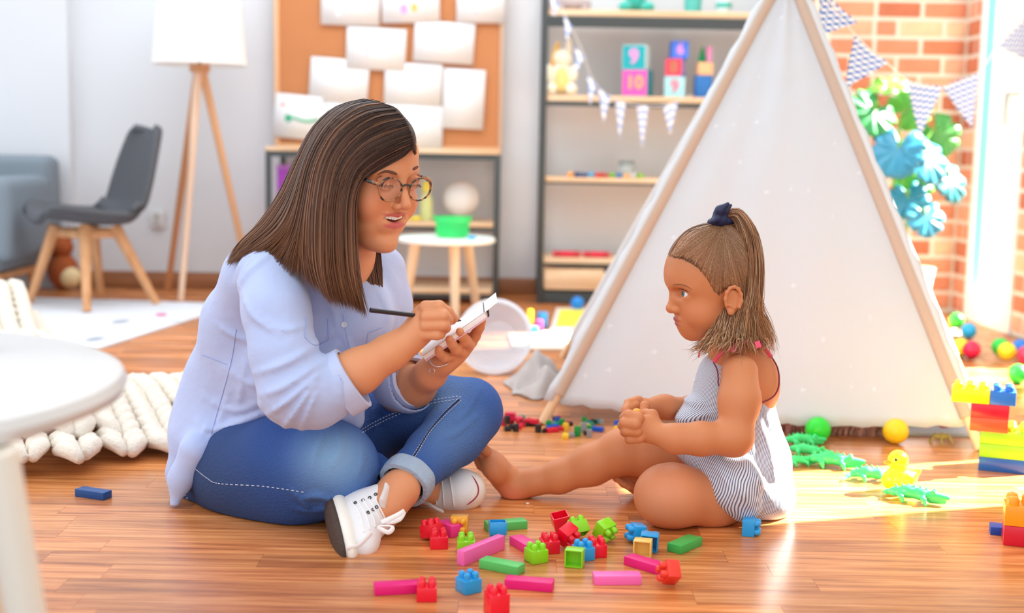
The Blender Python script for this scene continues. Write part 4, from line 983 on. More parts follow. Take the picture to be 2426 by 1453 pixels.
for px, py, a, s, lab, fl_ in ((1900, 1056, .1, .8, 'green toy crocodile farthest back, beside the girl\'s skirt', 1), (1892, 1103, .2, .62, 'small green toy crocodile nearest the girl\'s hip', -1), (1915, 1082, -.5, .8, 'green toy crocodile behind the one resting at the sun patch edge', 1), (1972, 1108, -.3, .95, 'green toy crocodile in the middle of the row, at the edge of the sun patch', 1), (2066, 1140, -.15, .85, 'green toy crocodile just left of the yellow duck', -1), (2166, 1190, -.5, .92, 'green toy crocodile nearest the camera, right of the duck', 1)):
    crocodile(Vector(G(px, py)), a, s, lab, fl_)
c = Vector(G(2128, 1166)); t = empty('rubber_duck', c, 'glossy yellow rubber duck standing in the sun patch among the crocodiles', 'duck')
S = SDF(); S.ell(c+Vector((0, 0, .026)), (.036, .027, .026), k=.01); S.ell(c+Vector((-.004, 0, .068)), (.021, .021, .021), k=.012); S.cap(c+Vector((.026, 0, .034)), c+Vector((.042, 0, .046)), .01, .004, .012)
S.ell(c+Vector((.006, -.024, .032)), (.02, .007, .013), k=.005)
V, Q = S.mesh(.002); link('body', np_mesh('body', V, Q), mat('duck_yellow', '#ffe81a', .25), t)
MB().sphere(c+Vector((-.026, -.004, .064)), (.01, .009, .0045)).done('beak', mat('duck_orange', '#ff9a1e', .3), t)
MB().sphere(c+Vector((-.014, -.018, .073)), .003).done('eye', mat('duck_eye', '#1a1a1a', .2), t)
# ======================= PEOPLE =======================
def chainpx(S, pts, k=.01, sq=None):
    """pts: (px, py, Y, radius in px)"""
    S.chain([P(a, b, y) for a, b, y, r in pts], [RP(r, y) for a, b, y, r in pts], k, sq)
def ellpx(S, px, py, Y, rx, ry, rd, k=.01, rot=0.0, sub=False, yaw=0.0):
    """ellipsoid: half sizes in px across / up, rd half depth in px; rot = turn in the picture plane (degrees, clockwise)"""
    R = (Matrix.Rotation(math.radians(yaw), 3, 'Z') @ Matrix.Rotation(math.radians(rot), 3, 'Y'))
    S.ell(P(px, py, Y), [RP(rx, Y), RP(rd, Y), RP(ry, Y)], np.array(R), k, sub)
def noise_disp(amp, fr, seed=0):
    r_ = np.random.default_rng(seed); D = r_.normal(size=(6, 3)); D /= np.linalg.norm(D, axis=1)[:, None]; ph = r_.uniform(0, 6, 6); f = fr*r_.uniform(.6, 1.6, 6)
    def fn(Pp):
        o = 0
        for d, p_, q in zip(D, ph, f): o = o+np.sin((Pp@d)*q+p_)
        return o*amp/3
    return fn
def skin_mat(name): return attr_mat(name, rough=.48, sss=.12, bump=.04, bscale=400, spec=.35)
def lin(h): return np.array(srgb(h)[:3])
def frame(yaw, pitch, side):
    """head axes: F forward, L the person's left, U up. side=+1 faces +X, -1 faces -X; yaw turns towards the camera"""
    a, p = math.radians(yaw), math.radians(pitch)
    F0 = np.array([side*math.cos(a), -math.sin(a), 0]); Z = np.array([0, 0, 1.0])
    F = F0*math.cos(p)-Z*math.sin(p); U = F0*math.sin(p)+Z*math.cos(p); L = np.cross(U, F); return np.stack([F, L, U], 1)

# ---------------------------------------------------------------- the woman
woman = empty('person', (P(640, 1100, 2.45)[0], 2.45, 0), 'woman in light blue shirt and jeans sitting cross-legged, writing in a notepad', 'person')
W_F = frame(42, 13, 1); W_C = P(869, 406, 2.31); W_S = 1.04
def hw(f, l, u): return W_C+W_F@(np.array([f, l, u])*W_S)
B = SDF()
def he(c, r, k=.012, sub=False, R=None): B.ell(hw(*c), np.array(r)*W_S, W_F if R is None else W_F@R, k, sub)
def hc(a, b, r1, r2=None, k=.01, sub=False): B.cap(hw(*a), hw(*b), r1*W_S, (r1 if r2 is None else r2)*W_S, k, sub)
he((-.012, 0, .035), (.092, .074, .083)); he((.040, 0, .040), (.052, .060, .048), .02); he((.028, 0, -.030), (.062, .058, .078), .03)
for s in (-1, 1):
    hc((-.012, s*.052, -.052), (.052, s*.018, -.100), .017, .017, .025)
    he((.058, s*.036, -.034), (.026, .023, .026), .025)
    hc((.083, s*.012, .020), (.070, s*.046, .020), .008, .006, .016)
    he((.058, s*.026, -.075), (.022, .020, .022), .02)
he((.076, 0, -.106), (.017, .019, .015), .018); he((.050, 0, -.112), (.035, .028, .014), .02)
for s in (-1, 1): he((.092, s*.031, .002), (.015, .019, .010), .012, True)
hc((.085, 0, .012), (.110, 0, -.029), .0058, .0078, .012); he((.108, 0, -.032), (.0085, .0080, .0075), .006)
for s in (-1, 1): he((.098, s*.0105, -.036), (.0085, .0048, .0058), .006); he((.101, s*.007, -.0445), (.005, .0032, .003), .003, True)
he((.080, 0, -.067), (.016, .030, .020), .012)                       # mouth mound
he((.0900, 0, -.0610), (.016, .0270, .0078), .003, True)             # open smile
for sg in (-1, 1):
    hc((.0770, sg*.0320, -.0475), (.0885, sg*.018, -.0520), .0018, .0026, .004); hc((.0885, sg*.018, -.0520), (.0948, 0, -.0530), .0026, .0030, .004)
    hc((.0770, sg*.0320, -.0478), (.0860, sg*.019, -.0660), .0018, .0034, .004); hc((.0860, sg*.019, -.0660), (.0905, 0, -.0730), .0034, .0046, .004)
    he((.066, sg*.046, -.044), (.016, .012, .018), .018)
W_EYE = [hw(.0765, s*.031, .001) for s in (-1, 1)]
for s in (-1, 1):
    e_ = (.0765, s*.031, .001); r_ = .0138
    for t0 in range(9):      # lids as arcs over the eyeball
        pass
    A_ = [(e_[0]+r_*math.cos(a)*math.cos(b), e_[1]+r_*math.sin(a)*math.cos(b)*1.05, e_[2]+r_*math.sin(b)) for a, b in ((-1.15, .02), (-.6, -.02), (0, .0), (.6, -.02), (1.15, .02))]
    for i in range(4): hc(A_[i], A_[i+1], .0028, .0028, .003)
    A_ = [(e_[0]+r_*math.cos(a)*math.cos(b), e_[1]+r_*math.sin(a)*math.cos(b)*1.05, e_[2]+r_*math.sin(b)) for a, b in ((-1.15, .3), (-.6, .55), (0, .62), (.6, .55), (1.15, .3))]
    for i in range(4): hc(A_[i], A_[i+1], .0048, .0048, .004)
    A_ = [(e_[0]+r_*math.cos(a)*math.cos(b), e_[1]+r_*math.sin(a)*math.cos(b)*1.05, e_[2]+r_*math.sin(b)) for a, b in ((-1.15, -.12), (-.6, -.5), (0, -.62), (.6, -.5), (1.15, -.12))]
    for i in range(4): hc(A_[i], A_[i+1], .0030, .0030, .004)
    hc((.0, s*.070, .005), (-.004, s*.071, -.020), .009, .006, .005)
hc((-.01, 0, -.075), (-.035, 0, -.19), .050, .052, .03)
n0 = hw(-.03, 0, -.17)
# torso under the shirt, far arm and near arm
TY = 2.42
B.chain([n0, P(790, 660, TY), P(690, 850, 2.45), P(560, 1060, 2.53)], [.055, .07, .07, .06], .03)
# near (right) arm
B.chain([P(650, 680, 2.26), P(712, 930, 2.18)], [.042, .04], .02)
chainpx(B, [(712, 930, 2.18, 50), (770, 915, 2.19, 56), (850, 880, 2.2, 52), (925, 835, 2.21, 40), (968, 806, 2.22, 32)], .02)
chainpx(B, [(968, 806, 2.22, 31), (995, 780, 2.22, 34)], .02)
ellpx(B, 1000, 768, 2.235, 34, 44, 26, .018, 12)
ellpx(B, 1012, 745, 2.225, 26, 28, 24, .015, -20)
# fingers of the writing hand: knuckle, middle joint, tip (closing on the pencil)
for q in ([(1008, 728, 2.215, 16), (1040, 727, 2.205, 15), (1062, 740, 2.225, 12.5), (1077, 755, 2.245, 10)],
          [(1010, 750, 2.20, 16), (1050, 748, 2.195, 14.5), (1059, 757, 2.225, 13), (1062, 765, 2.25, 10)],
          [(1008, 771, 2.20, 15.5), (1050, 770, 2.195, 14), (1056, 777, 2.225, 12), (1046, 783, 2.25, 10)],
          [(1004, 792, 2.205, 15), (1036, 793, 2.20, 13), (1044, 792, 2.225, 11), (1036, 792, 2.25, 9)]): chainpx(B, q, .004)
chainpx(B, [(990, 790, 2.26, 17), (1025, 775, 2.28, 14), (1052, 764, 2.275, 12), (1072, 760, 2.262, 10)], .006)
# far (left) arm and the hand under the notebook
B.chain([P(905, 660, 2.50), P(945, 920, 2.46)], [.04, .04], .02)
chainpx(B, [(945, 925, 2.46, 50), (985, 915, 2.42, 46), (1020, 885, 2.36, 35), (1050, 856, 2.33, 28)], .02)
chainpx(B, [(1050, 856, 2.33, 26), (1072, 834, 2.33, 28), (1098, 812, 2.33, 26)], .02); ellpx(B, 1085, 822, 2.34, 34, 26, 36, .015, -35)
for q in ([(1072, 842, 2.31, 13), (1052, 846, 2.285, 13), (1040, 836, 2.27, 11.5), (1040, 828, 2.262, 9.5)],
          [(1094, 836, 2.315, 13), (1080, 828, 2.285, 13.5), (1070, 815, 2.27, 12), (1065, 804, 2.262, 10)],
          [(1112, 820, 2.32, 13), (1103, 808, 2.29, 14), (1094, 795, 2.275, 12.5), (1090, 786, 2.265, 10.5)],
          [(1118, 812, 2.335, 13), (1126, 795, 2.325, 13), (1136, 775, 2.31, 12), (1142, 760, 2.30, 10)]): chainpx(B, q, .004)
chainpx(B, [(1085, 805, 2.37, 15), (1090, 785, 2.38, 13), (1075, 772, 2.37, 11)], .005)
# pelvis, legs (inside the jeans), ankles
B.chain([P(560, 1080, 2.5), P(760, 1115, 2.30)], [.06, .05], .02)
B.chain([P(760, 1115, 2.3), P(1040, 1165, 2.42)], [.05, .03], .02)
B.chain([P(580, 1080, 2.60), P(1000, 985, 2.52), P(1110, 965, 2.46), P(930, 1165, 2.24)], [.06, .036, .032, .028], .02)
chainpx(B, [(976, 1126, 2.27, 26), (950, 1160, 2.23, 41), (915, 1200, 2.21, 42), (880, 1225, 2.2, 38)], .02)
def skin_paint(V, prims, base, blush):
    c = np.tile(lin(base), (len(V), 1)); return c
def paint(V, spec):
    c = np.tile(lin(spec[0]), (len(V), 1))
    for ctr, Rm, rad, colr, soft, amt in spec[1]:
        q = (V-ctr)@Rm/np.array(rad); d = np.linalg.norm(q, axis=1); m_ = np.clip((1+soft-d)/(2*soft), 0, 1)*amt; c = c*(1-m_[:, None])+lin(colr)*m_[:, None]
    return c
split_z = float(hw(0, 0, -.155)[2])
hlo, hhi = hw(0, 0, 0)-.19, hw(0, 0, 0)+.19; hlo[2] = split_z
V1, Q1 = B.mesh(.0014, lo=hlo, hi=hhi)
V2, Q2 = B.mesh(.0022, hi=np.array([9, 9, split_z+.006]))
V1 = relax(V1, Q1, 1); V2 = relax(V2, Q2, 2)
Vw = np.concatenate([V1, V2]); Qw = np.concatenate([Q1, Q2+len(V1)])
W_SK = '#e29b70'
spec = [(hw(.06, s*.05, -.035), W_F, (.03*W_S, .03*W_S, .024*W_S), '#dd7a58', .8, .55) for s in (-1, 1)]
spec += [(hw(.108, 0, -.036), W_F, (.012, .012, .010), '#dd8262', .7, .5)]
spec += [(hw(.092, 0, -.0528), W_F, (.016*W_S, .028*W_S, .0038*W_S), '#c9605a', .22, .9), (hw(.088, 0, -.0715), W_F, (.016*W_S, .024*W_S, .0062*W_S), '#d4686a', .22, .9), (hw(.076, 0, -.0610), W_F, (.011, .026, .006), '#7c2a28', .3, .9)]
spec += [(hw(.086, s*.031, .009), W_F, (.014, .019, .007), '#b5654a', .5, .6) for s in (-1, 1)]
cols_w = paint(Vw, (W_SK, spec))
me = np_mesh('body', Vw, Qw, fill=True); tints(me, cols_w); w_body = link('body', me, skin_mat('skin_warm'), woman); W_SURF = Surf(Vw, Qw)
# eyes, brows, lashes, teeth
def eye(parent, c, Fm, r, look, iris, name='eyeball'):
    o = MB().sphere(c, r, 28, 20).done(name, mat('eye_white', '#f6f2ee', .15), parent)
    d = Vector(look).normalized(); b = d.to_track_quat('Z', 'Y').to_matrix(); c = Vector(c)
    MB().lathe(c, [(0, r*1.03), (r*.44, r*.925), (r*.50, r*.85)], 24, b).done('iris', mat('iris_'+iris, iris, .1), o)
    MB().lathe(c, [(0, r*1.06), (r*.2, r*1.03), (r*.22, r*.99)], 16, b).done('pupil', mat('pupil_black', '#0c0a0a', .05), o)
    return o
for s, e in zip((-1, 1), W_EYE): eye(woman, e, W_F, .0122*W_S, W_F@np.array([.8, 0, -.55]), '#5a3a26')
M_brow = mat('dark_brow', '#6e4432', .8); M_lash = mat('black_lash', '#1a1210', .6)
for s in (-1, 1):
    pts = W_SURF.path([(940, 413), (930, 409), (913, 406), (894, 413)] if s < 0 else [], 14, .0006) if s < 0 else cr([hw(.0915, s*.014, .0262), hw(.0905, s*.026, .0285), hw(.0835, s*.038, .0295), hw(.072, s*.049, .0235)], 14)
    if len(pts) > 3: MB().tube(pts, list(np.interp(np.linspace(0, 1, len(pts)), [0, .3, .7, 1], [.0018, .0027, .0022, .0007])), 8, flat=.8).done('eyebrow', M_brow, woman)
    e_ = (.0765, s*.031, .001); r_ = .0150; L_ = []
    for a in np.linspace(-1.1, 1.1, 15):
        p = np.array([e_[0]+r_*math.cos(a), e_[1]+r_*math.sin(a)*1.05, e_[2]+.000]); d = np.array([.005, math.sin(a)*.004+s*.002, -.0060]); L_.append([hw(*(p+d*t)+np.array([0, 0, 0])) if False else hw(*(p+d*t)) for t in (0, .5, 1)])
    g = MB()
    for l in L_: g.tube(l, [.0006, .0004, .0002], 4)
    g.tube([l[0] for l in L_], .0013, 6); g.done('eyelashes', M_lash, woman)
g = MB()
for i in range(-4, 5):
    a = i*.0050; g.box(hw(.0880-(i*i)*.00040, a*1.06, -.0585+abs(i)*.0006), (.0055*W_S, .0050*W_S, .0088*W_S), Matrix(W_F.tolist()), bevel=.0012)
g.done('teeth', mat('tooth_enamel', '#fdfaf4', .2), woman)
# glasses (worn)
gl = empty('eyeglasses', hw(.1, 0, .0), rot=(0, 0, 0)); gl.parent = woman; gl.matrix_parent_inverse = Matrix(); gl.location = Vector(hw(.1, 0, 0))-Vector(woman.location)
gl['label'] = 'round tortoiseshell eyeglasses'
M_tort = mat('tortoiseshell', '#5a3422', .2, var=.85, vscale=90, coat=.5)
def tort_mat():
    m = M_tort; rr = None
    nt = m.node_tree; n = [x for x in nt.nodes if x.type == 'TEX_NOISE'][0]; cr_ = nt.nodes.new('ShaderNodeValToRGB'); e = cr_.color_ramp.elements; e[0].position = .44; e[0].color = srgb('#1e1210'); e[1].position = .56; e[1].color = srgb('#b87a4c')
    nt.links.new(n.outputs[0], cr_.inputs[0]); nt.links.new(cr_.outputs[0], nt.nodes['Principled BSDF'].inputs['Base Color'])
tort_mat()
M_lens = mat('spectacle_glass', '#ffffff', .03, alpha=.07, spec=.9)
for s in (-1, 1):
    ring = []
    for a in np.linspace(0, 2*PI, 41):
        x, y = math.cos(a), math.sin(a); rx, ry = .0255, .0190+(.0015 if y > 0 else .0)
        yy = y*ry+(.0055*max(0, y)*(x*s > 0)*abs(x)); ring.append(hw(.1035-.10*abs(.034+x*rx*1.0)**1.6*1.4, s*(.034)+x*rx, -.006+yy))
    MB().tube(ring, [.0019+.0016*max(0, math.sin(a))*max(0, s*math.cos(a)) for a in np.linspace(0, 2*PI, 41)], 8, cap=False).done('rim', M_tort, gl)
    cc = hw(.1020-.10*(.034)**1.6*1.4, s*.034, -.006); V = [tuple(cc)]+[tuple(p) for p in ring[:-1]]; F = [(0, 1+i, 1+(i+1) % 40) for i in range(40)]
    me = bpy.data.meshes.new('lens'); me.from_pydata(V, [], F); link('lens', me, M_lens, gl)
    MB().tube([hw(.0985, s*.059, .004), hw(.093, s*.066, .005), hw(.06, s*.075, .006), hw(.0, s*.082, .003)], [.0032, .0034, .0026, .002], 8, flat=.6).done('temple', M_tort, gl)
MB().tube([hw(.1028, -.010, .001), hw(.105, 0, .004), hw(.1028, .010, .001)], .0019, 8).done('bridge', mat('dark_bridge', '#3a3f40', .3), gl)

# ---- shirt
S = SDF(); K = .02
def sh(*a, **k): chainpx(S, *a, **k)
# torso: broad stacked ellipsoids, yawed
YW = 38
ellpx(S, 755, 660, 2.43, 150, 95, 108, .05, 8, yaw=-YW+90-90)
ellpx(S, 735, 760, 2.42, 170, 120, 120, .06, 10, yaw=-20)
ellpx(S, 675, 880, 2.44, 185, 130, 130, .06, 15, yaw=-15)
ellpx(S, 590, 1000, 2.50, 165, 110, 130, .06, 8, yaw=-10)
ellpx(S, 510, 1035, 2.50, 88, 80, 110, .05, 0, yaw=0)
chainpx(S, [(640, 640, 2.36, 82), (700, 615, 2.40, 70), (880, 620, 2.48, 52)], .04)   # shoulders
chainpx(S, [(600, 660, 2.36, 70), (560, 760, 2.44, 70), (520, 900, 2.50, 70), (490, 1020, 2.5, 75)], .05)    # back
ellpx(S, 855, 760, 2.38, 72, 105, 80, .04, 5)          # bust
ellpx(S, 905, 700, 2.46, 50, 95, 60, .03, -8)
# tail hanging down at the back
S.chain([P(450, 1050, 2.45), P(425, 1120, 2.45), P(415, 1190, 2.44)], [RP(34, 2.42), RP(24, 2.42), RP(14, 2.42)], .03, sq=((0, 1, 0), 1.0))
chainpx(S, [(462, 1070, 2.38, 38), (428, 1135, 2.38, 24), (413, 1198, 2.37, 13)], .03)
# near sleeve
chainpx(S, [(640, 655, 2.27, 78), (655, 740, 2.22, 76), (672, 840, 2.19, 76), (695, 925, 2.17, 78)], .03)
chainpx(S, [(695, 930, 2.17, 76), (745, 935, 2.18, 76), (788, 920, 2.19, 70)], .03)
# rolled cuff near
cA, cB = P(783, 925, 2.19), P(812, 908, 2.195); S.cap(cA, cB, RP(74, 2.19), RP(70, 2.19), .006)
# far sleeve and cuff
chainpx(S, [(905, 640, 2.50, 58), (915, 720, 2.50, 60), (925, 820, 2.48, 60), (945, 900, 2.46, 62)], .02)
chainpx(S, [(940, 905, 2.46, 60), (972, 918, 2.43, 60)], .02)
# folds: soft ridges along lines across the cloth
def fold_disp(folds, ylo=0, yhi=9):
    segs = []
    for pts, amp, sg in folds:
        q = [P(a, b, 2.25) for a, b in cr(pts, 7)]
        for i in range(len(q)-1): segs.append((q[i][[0, 2]], q[i+1][[0, 2]], amp*(math.sin(PI*(i+.8)/7)), sg))
    def fn(Pp):
        x = Pp[..., [0, 2]]; o = np.zeros(Pp.shape[:-1], np.float32)
        for a, b, amp, sg in segs:
            ab = b-a; h = np.clip(((x-a)@ab)/(ab@ab), 0, 1); v = x-a-h[..., None]*ab; d2 = (v*v).sum(-1)/(sg*sg)
            o = np.maximum(o, amp*np.exp(-d2))
        return -o
    return fn
SH_FOLDS = [([(590, 690), (625, 735), (690, 770)], .006, .006), ([(640, 730), (690, 760), (740, 758)], .005, .005), ([(630, 860), (700, 835), (770, 800)], .007, .007), ([(650, 905), (710, 880), (790, 830)], .007, .007), ([(665, 950), (720, 910), (775, 862)], .008, .006),
    ([(695, 990), (735, 935), (770, 880)], .009, .006), ([(730, 1000), (755, 950), (775, 900)], .008, .006), ([(480, 790), (520, 815), (570, 830)], .005, .006), ([(500, 900), (560, 930), (640, 935)], .005, .009), ([(420, 1042), (470, 1058), (540, 1035), (620, 1000)], .009, .009), ([(430, 985), (520, 1010), (600, 975)], .005, .009),
    ([(560, 690), (590, 645), (640, 600)], .005, .007), ([(800, 800), (825, 860), (830, 930)], .006, .008), ([(880, 690), (910, 760), (900, 830)], .005, .007), ([(500, 960), (480, 1030), (455, 1090)], .004, .008), ([(560, 860), (545, 930), (530, 1000)], .004, .008), ([(585, 600), (560, 640), (545, 680)], .004, .006), ([(605, 605), (580, 650), (562, 690)], .004, .005), ([(930, 830), (910, 890), (930, 940)], .006, .006), ([(745, 690), (775, 740), (790, 800)], .004, .007)]
sfold = fold_disp(SH_FOLDS)
chainpx(S, [(780, 900, 2.33, 70), (800, 960, 2.33, 50), (830, 985, 2.34, 26), (840, 1000, 2.34, 14)], .03)      # front hem over the lap
# collar opening at the front is covered by hair; cut the sleeve mouth
for a, b, r1, r2, ya, yb in (((800, 915), (905, 850), 56, 62, 2.195, 2.20), ((965, 915), (1030, 880), 50, 50, 2.43, 2.36)):
    S.cap(P(*a, ya), P(*b, yb), RP(r1, ya), RP(r2, yb), .004, sub=True)
def flat_cut(p, n, thick=.12):       # removes what lies beyond the plane of a hem
    n = np.array(n, float); n /= np.linalg.norm(n); q = n.copy(); up = np.array([0, 0, 1.0]); u = np.cross(n, up); u /= np.linalg.norm(u); v = np.cross(n, u)
    return p, n, u, v
nd = noise_disp(.0016, 55, 3); nd2 = noise_disp(.0022, 24, 8)
cn1 = P(905, 850, 2.20)-P(800, 915, 2.195); cn1 /= np.linalg.norm(cn1); cp1 = P(838, 893, 2.2)
cn2 = P(1030, 880, 2.36)-P(950, 915, 2.45); cn2 /= np.linalg.norm(cn2); cp2 = P(985, 900, 2.42)
def sdisp(Pp):
    d = nd(Pp)+nd2(Pp)+sfold(Pp)
    return d
S.disp = sdisp
V, Q = S.mesh(.0038)
V = relax(V, Q, 2)
cen = V[Q].mean(1)
def beyond(cen, p, n, rad): 
    d = (cen-p)@n; r = np.linalg.norm((cen-p)-d[:, None]*n, axis=1); return (d > 0) & (d < .12) & (r < rad)
Q = Q[~(beyond(cen, cp1-cn1*.012, cn1, .085) | beyond(cen, cp2-cn2*.010, cn2, .065))]
cen = V[Q].mean(1); Q = Q[cen[:, 2] > .006]
W_SHIRT = Surf(V, Q)
M_shirt = mat('light_blue_cotton', '#b7c6ee', .8, bump=.25, bscale=35, sheen=.2)
o = link('shirt', np_mesh('shirt', V, Q, fill=True), M_shirt, woman); shirt = o; sd = o.modifiers.new('s', 'SOLIDIFY'); sd.thickness = .003; sd.offset = -1
# cuffs: folded bands round the sleeve mouths
def cuff(p, n, r, wdt, m, parent, name='cuff', sq=1.0, lab=None, tk=.005):
    rot = Vector(n).to_track_quat('Z', 'Y').to_matrix(); prof = [(r-tk*.2, -wdt), (r+tk, -wdt*.98), (r+tk*1.25, -wdt*.5), (r+tk, -.001), (r-tk*.4, 0), (r-tk, -wdt*.3)]
    g = MB(); g.lathe((0, 0, 0), prof, 44)
    for v in g.bm.verts: a = math.atan2(v.co.y, v.co.x); v.co.x *= sq; k = 1+.02*math.sin(3*a+1)+.012*math.sin(8*a); v.co.x *= k; v.co.y *= k
    g.bm.transform(Matrix.Translation(Vector(p)) @ rot.to_4x4()); return g.done(name, m, parent)
M_cuff = mat('light_blue_cuff', '#c3cff2', .8, bump=.2, bscale=40)
cuff(cp1, cn1, .0545, .035, M_cuff, shirt); cuff(cp2, cn2, .0475, .030, M_cuff, shirt)
# shirt details laid on the surface
M_seam = mat('shirt_seam', '#a0b0e0', .8); M_but = mat('shirt_button', '#e4e8f4', .3)
def seam(pts, r, m, surf, parent, name, n=30, off=.0006):
    p = surf.path(pts, n, off)
    if len(p) > 3: return MB().tube(p, r, 6).done(name, m, parent)
for pts in ([(812, 745), (822, 800), (842, 880)], [(722, 800), (745, 818), (778, 806)], [(722, 800), (724, 750)], [(778, 806), (776, 756)], [(560, 780), (545, 870), (500, 1030)], [(478, 840), (510, 852), (538, 864)], [(872, 788), (905, 776)], [(872, 788), (868, 820), (872, 860)]):
    seam(pts, .0007, M_seam, W_SHIRT, shirt, 'stitched_seam')
for px, py in ((816, 769), (838, 850)):
    h_, n_ = W_SHIRT.hit(px, py, .001)
    if h_ is not None: MB().lathe(h_, [(0, .0), (.0052, 0), (.0058, .0012), (.0052, .0024), (.004, .0016), (0, .0016)], 18, n_.to_track_quat('Z', 'Y').to_matrix()).done('button', M_but, shirt)

# ---- jeans
J_ = SDF(); K = .03
chainpx(J_, [(530, 1120, 2.48, 112), (600, 1110, 2.42, 122), (690, 1110, 2.34, 125), (765, 1105, 2.28, 108)], .04)     # near thigh to knee
ellpx(J_, 640, 1135, 2.38, 175, 105, 125, .04, 0, yaw=-20)
ellpx(J_, 800, 1100, 2.27, 98, 92, 80, .04, 8)
chainpx(J_, [(700, 1185, 2.30, 52), (800, 1150, 2.28, 62), (880, 1130, 2.33, 48), (960, 1150, 2.42, 38), (1010, 1165, 2.46, 34)], .03)     # near shin going across
chainpx(J_, [(560, 1080, 2.62, 115), (760, 1040, 2.60, 90), (900, 1010, 2.56, 82), (1010, 985, 2.52, 78), (1108, 975, 2.46, 73)], .04)
chainpx(J_, [(1115, 980, 2.45, 72), (1076, 1030, 2.41, 70), (1022, 1078, 2.35, 59), (982, 1118, 2.29, 50), (965, 1140, 2.265, 50)], .03)
chainpx(J_, [(940, 985, 2.5, 60), (1050, 950, 2.48, 48), (1110, 955, 2.47, 50)], .03)
chainpx(J_, [(700, 1050, 2.52, 80), (800, 1060, 2.50, 80), (850, 1070, 2.48, 70)], .04)
jf = fold_disp([([(820, 1195), (770, 1160), (720, 1170)], .008, .007), ([(745, 1215), (728, 1180), (700, 1150)], .007, .006), ([(800, 1015), (815, 1045), (800, 1085)], .006, .006), ([(780, 1020), (760, 1050), (755, 1085)], .005, .006), ([(850, 1035), (862, 1080), (850, 1120)], .005, .006), ([(1060, 1035), (1100, 1008), (1130, 965)], .006, .006), ([(1040, 1060), (1080, 1050), (1120, 1025)], .005, .006), ([(930, 1000), (960, 970), (1000, 950)], .005, .006), ([(900, 1030), (930, 1010), (980, 1000)], .005, .006), ([(700, 1200), (740, 1205), (800, 1190)], .005, .006)])
jn_ = noise_disp(.0018, 40, 5)
J_.disp = lambda Pp: jn_(Pp)+jf(Pp)
V, Q = J_.mesh(.0038); V = relax(V, Q, 2); V[:, 2] = np.maximum(V[:, 2], .002)
jp, jn = P(955, 1152, 2.25), P(925, 1200, 2.2)-P(1000, 1100, 2.3); jn /= np.linalg.norm(jn)
cen = V[Q].mean(1); Q = Q[~beyond(cen, jp-jn*.012, jn, .050)]
# denim: wear fades have a shape of their own on the knee and thigh; darker navy at hip and between legs
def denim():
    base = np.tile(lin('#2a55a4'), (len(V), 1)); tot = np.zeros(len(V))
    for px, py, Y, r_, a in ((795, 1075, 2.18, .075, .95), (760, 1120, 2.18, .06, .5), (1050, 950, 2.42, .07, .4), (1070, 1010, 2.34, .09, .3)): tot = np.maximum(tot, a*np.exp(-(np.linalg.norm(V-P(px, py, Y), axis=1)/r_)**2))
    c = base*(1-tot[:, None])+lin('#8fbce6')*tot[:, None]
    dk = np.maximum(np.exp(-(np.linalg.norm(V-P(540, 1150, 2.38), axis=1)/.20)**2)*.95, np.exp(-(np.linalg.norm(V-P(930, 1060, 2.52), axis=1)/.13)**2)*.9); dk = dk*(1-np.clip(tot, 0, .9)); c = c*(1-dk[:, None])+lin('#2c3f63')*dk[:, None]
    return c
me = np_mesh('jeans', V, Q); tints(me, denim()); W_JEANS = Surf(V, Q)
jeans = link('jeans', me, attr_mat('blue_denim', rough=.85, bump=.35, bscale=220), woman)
cuff(jp, jn, .043, .034, mat('pale_denim_cuff', '#a9bed6', .85, bump=.4, bscale=150), jeans, 'turned_cuff', 1.0, tk=.006)
M_st = mat('white_stitch', '#cfd8ea', .8); M_dk = mat('dark_denim_seam', '#1e2f56', .85)
def stitches(pts, n, r, m, name, surf=W_JEANS, dash=True, off=.0012):
    p = surf.path(pts, n, off); g = MB(); k = 0
    for i in range(0, len(p)-1, 2 if dash else 1): g.tube([p[i], p[i+1]], r, 5); k += 1
    if k: o = g.done(name, m, jeans); o['kind'] = 'stuff'
for off_ in (-5, 5): stitches([(1092, 945+off_), (1060, 975+off_), (1020, 1020+off_*.6), (985+off_*.7, 1075), (958+off_*.8, 1112)], 80, .0009, M_st, 'seam_stitching')
stitches([(1088, 948), (1055, 978), (1018, 1022), (984, 1076), (958, 1112)], 40, .0016, M_dk, 'inside_seam', dash=False)
stitches([(858, 1018), (920, 985), (1000, 955), (1085, 940)], 60, .0009, M_st, 'seam_stitching'); stitches([(858, 1026), (920, 993), (1000, 962), (1085, 947)], 60, .0009, M_st, 'seam_stitching')
stitches([(462, 1110), (490, 1132), (520, 1146), (620, 1152), (720, 1166)], 70, .0008, M_st, 'seam_stitching')
stitches([(435, 1165), (455, 1195), (470, 1215)], 20, .0009, M_st, 'seam_stitching')

# ---- sneakers
M_canvas = mat('white_canvas', '#f1f1f4', .7, bump=.15, bscale=220); M_rub = mat('white_rubber', '#f6f2ea', .4); M_out = mat('brown_outsole', '#4a3a34', .7, bump=.4, bscale=130)
def blob(fn, h, name, m, parent, rel=2):
    s_ = SDF(); fn(s_); v, q = s_.mesh(h); v = relax(v, q, rel); return link(name, np_mesh(name, v, q), m, parent), Surf(v, q)
sn = empty('sneaker', (P(830, 1250, 2.2)[0], 2.2, 0)); sn.parent = woman; sn.location = Vector((P(830, 1250, 2.2)[0], 2.2, 0))-Vector(woman.location)
sole_c, sn_n = P(806, 1246, 2.19), np.array([-.955, -.27, -.10]); sn_n /= np.linalg.norm(sn_n)
ax1 = np.array([.16, -.93, -.26]); ax1 -= sn_n*(ax1@sn_n); ax1 /= np.linalg.norm(ax1); ax2 = np.cross(sn_n, ax1); SR = np.stack([ax1, ax2, sn_n], 1)
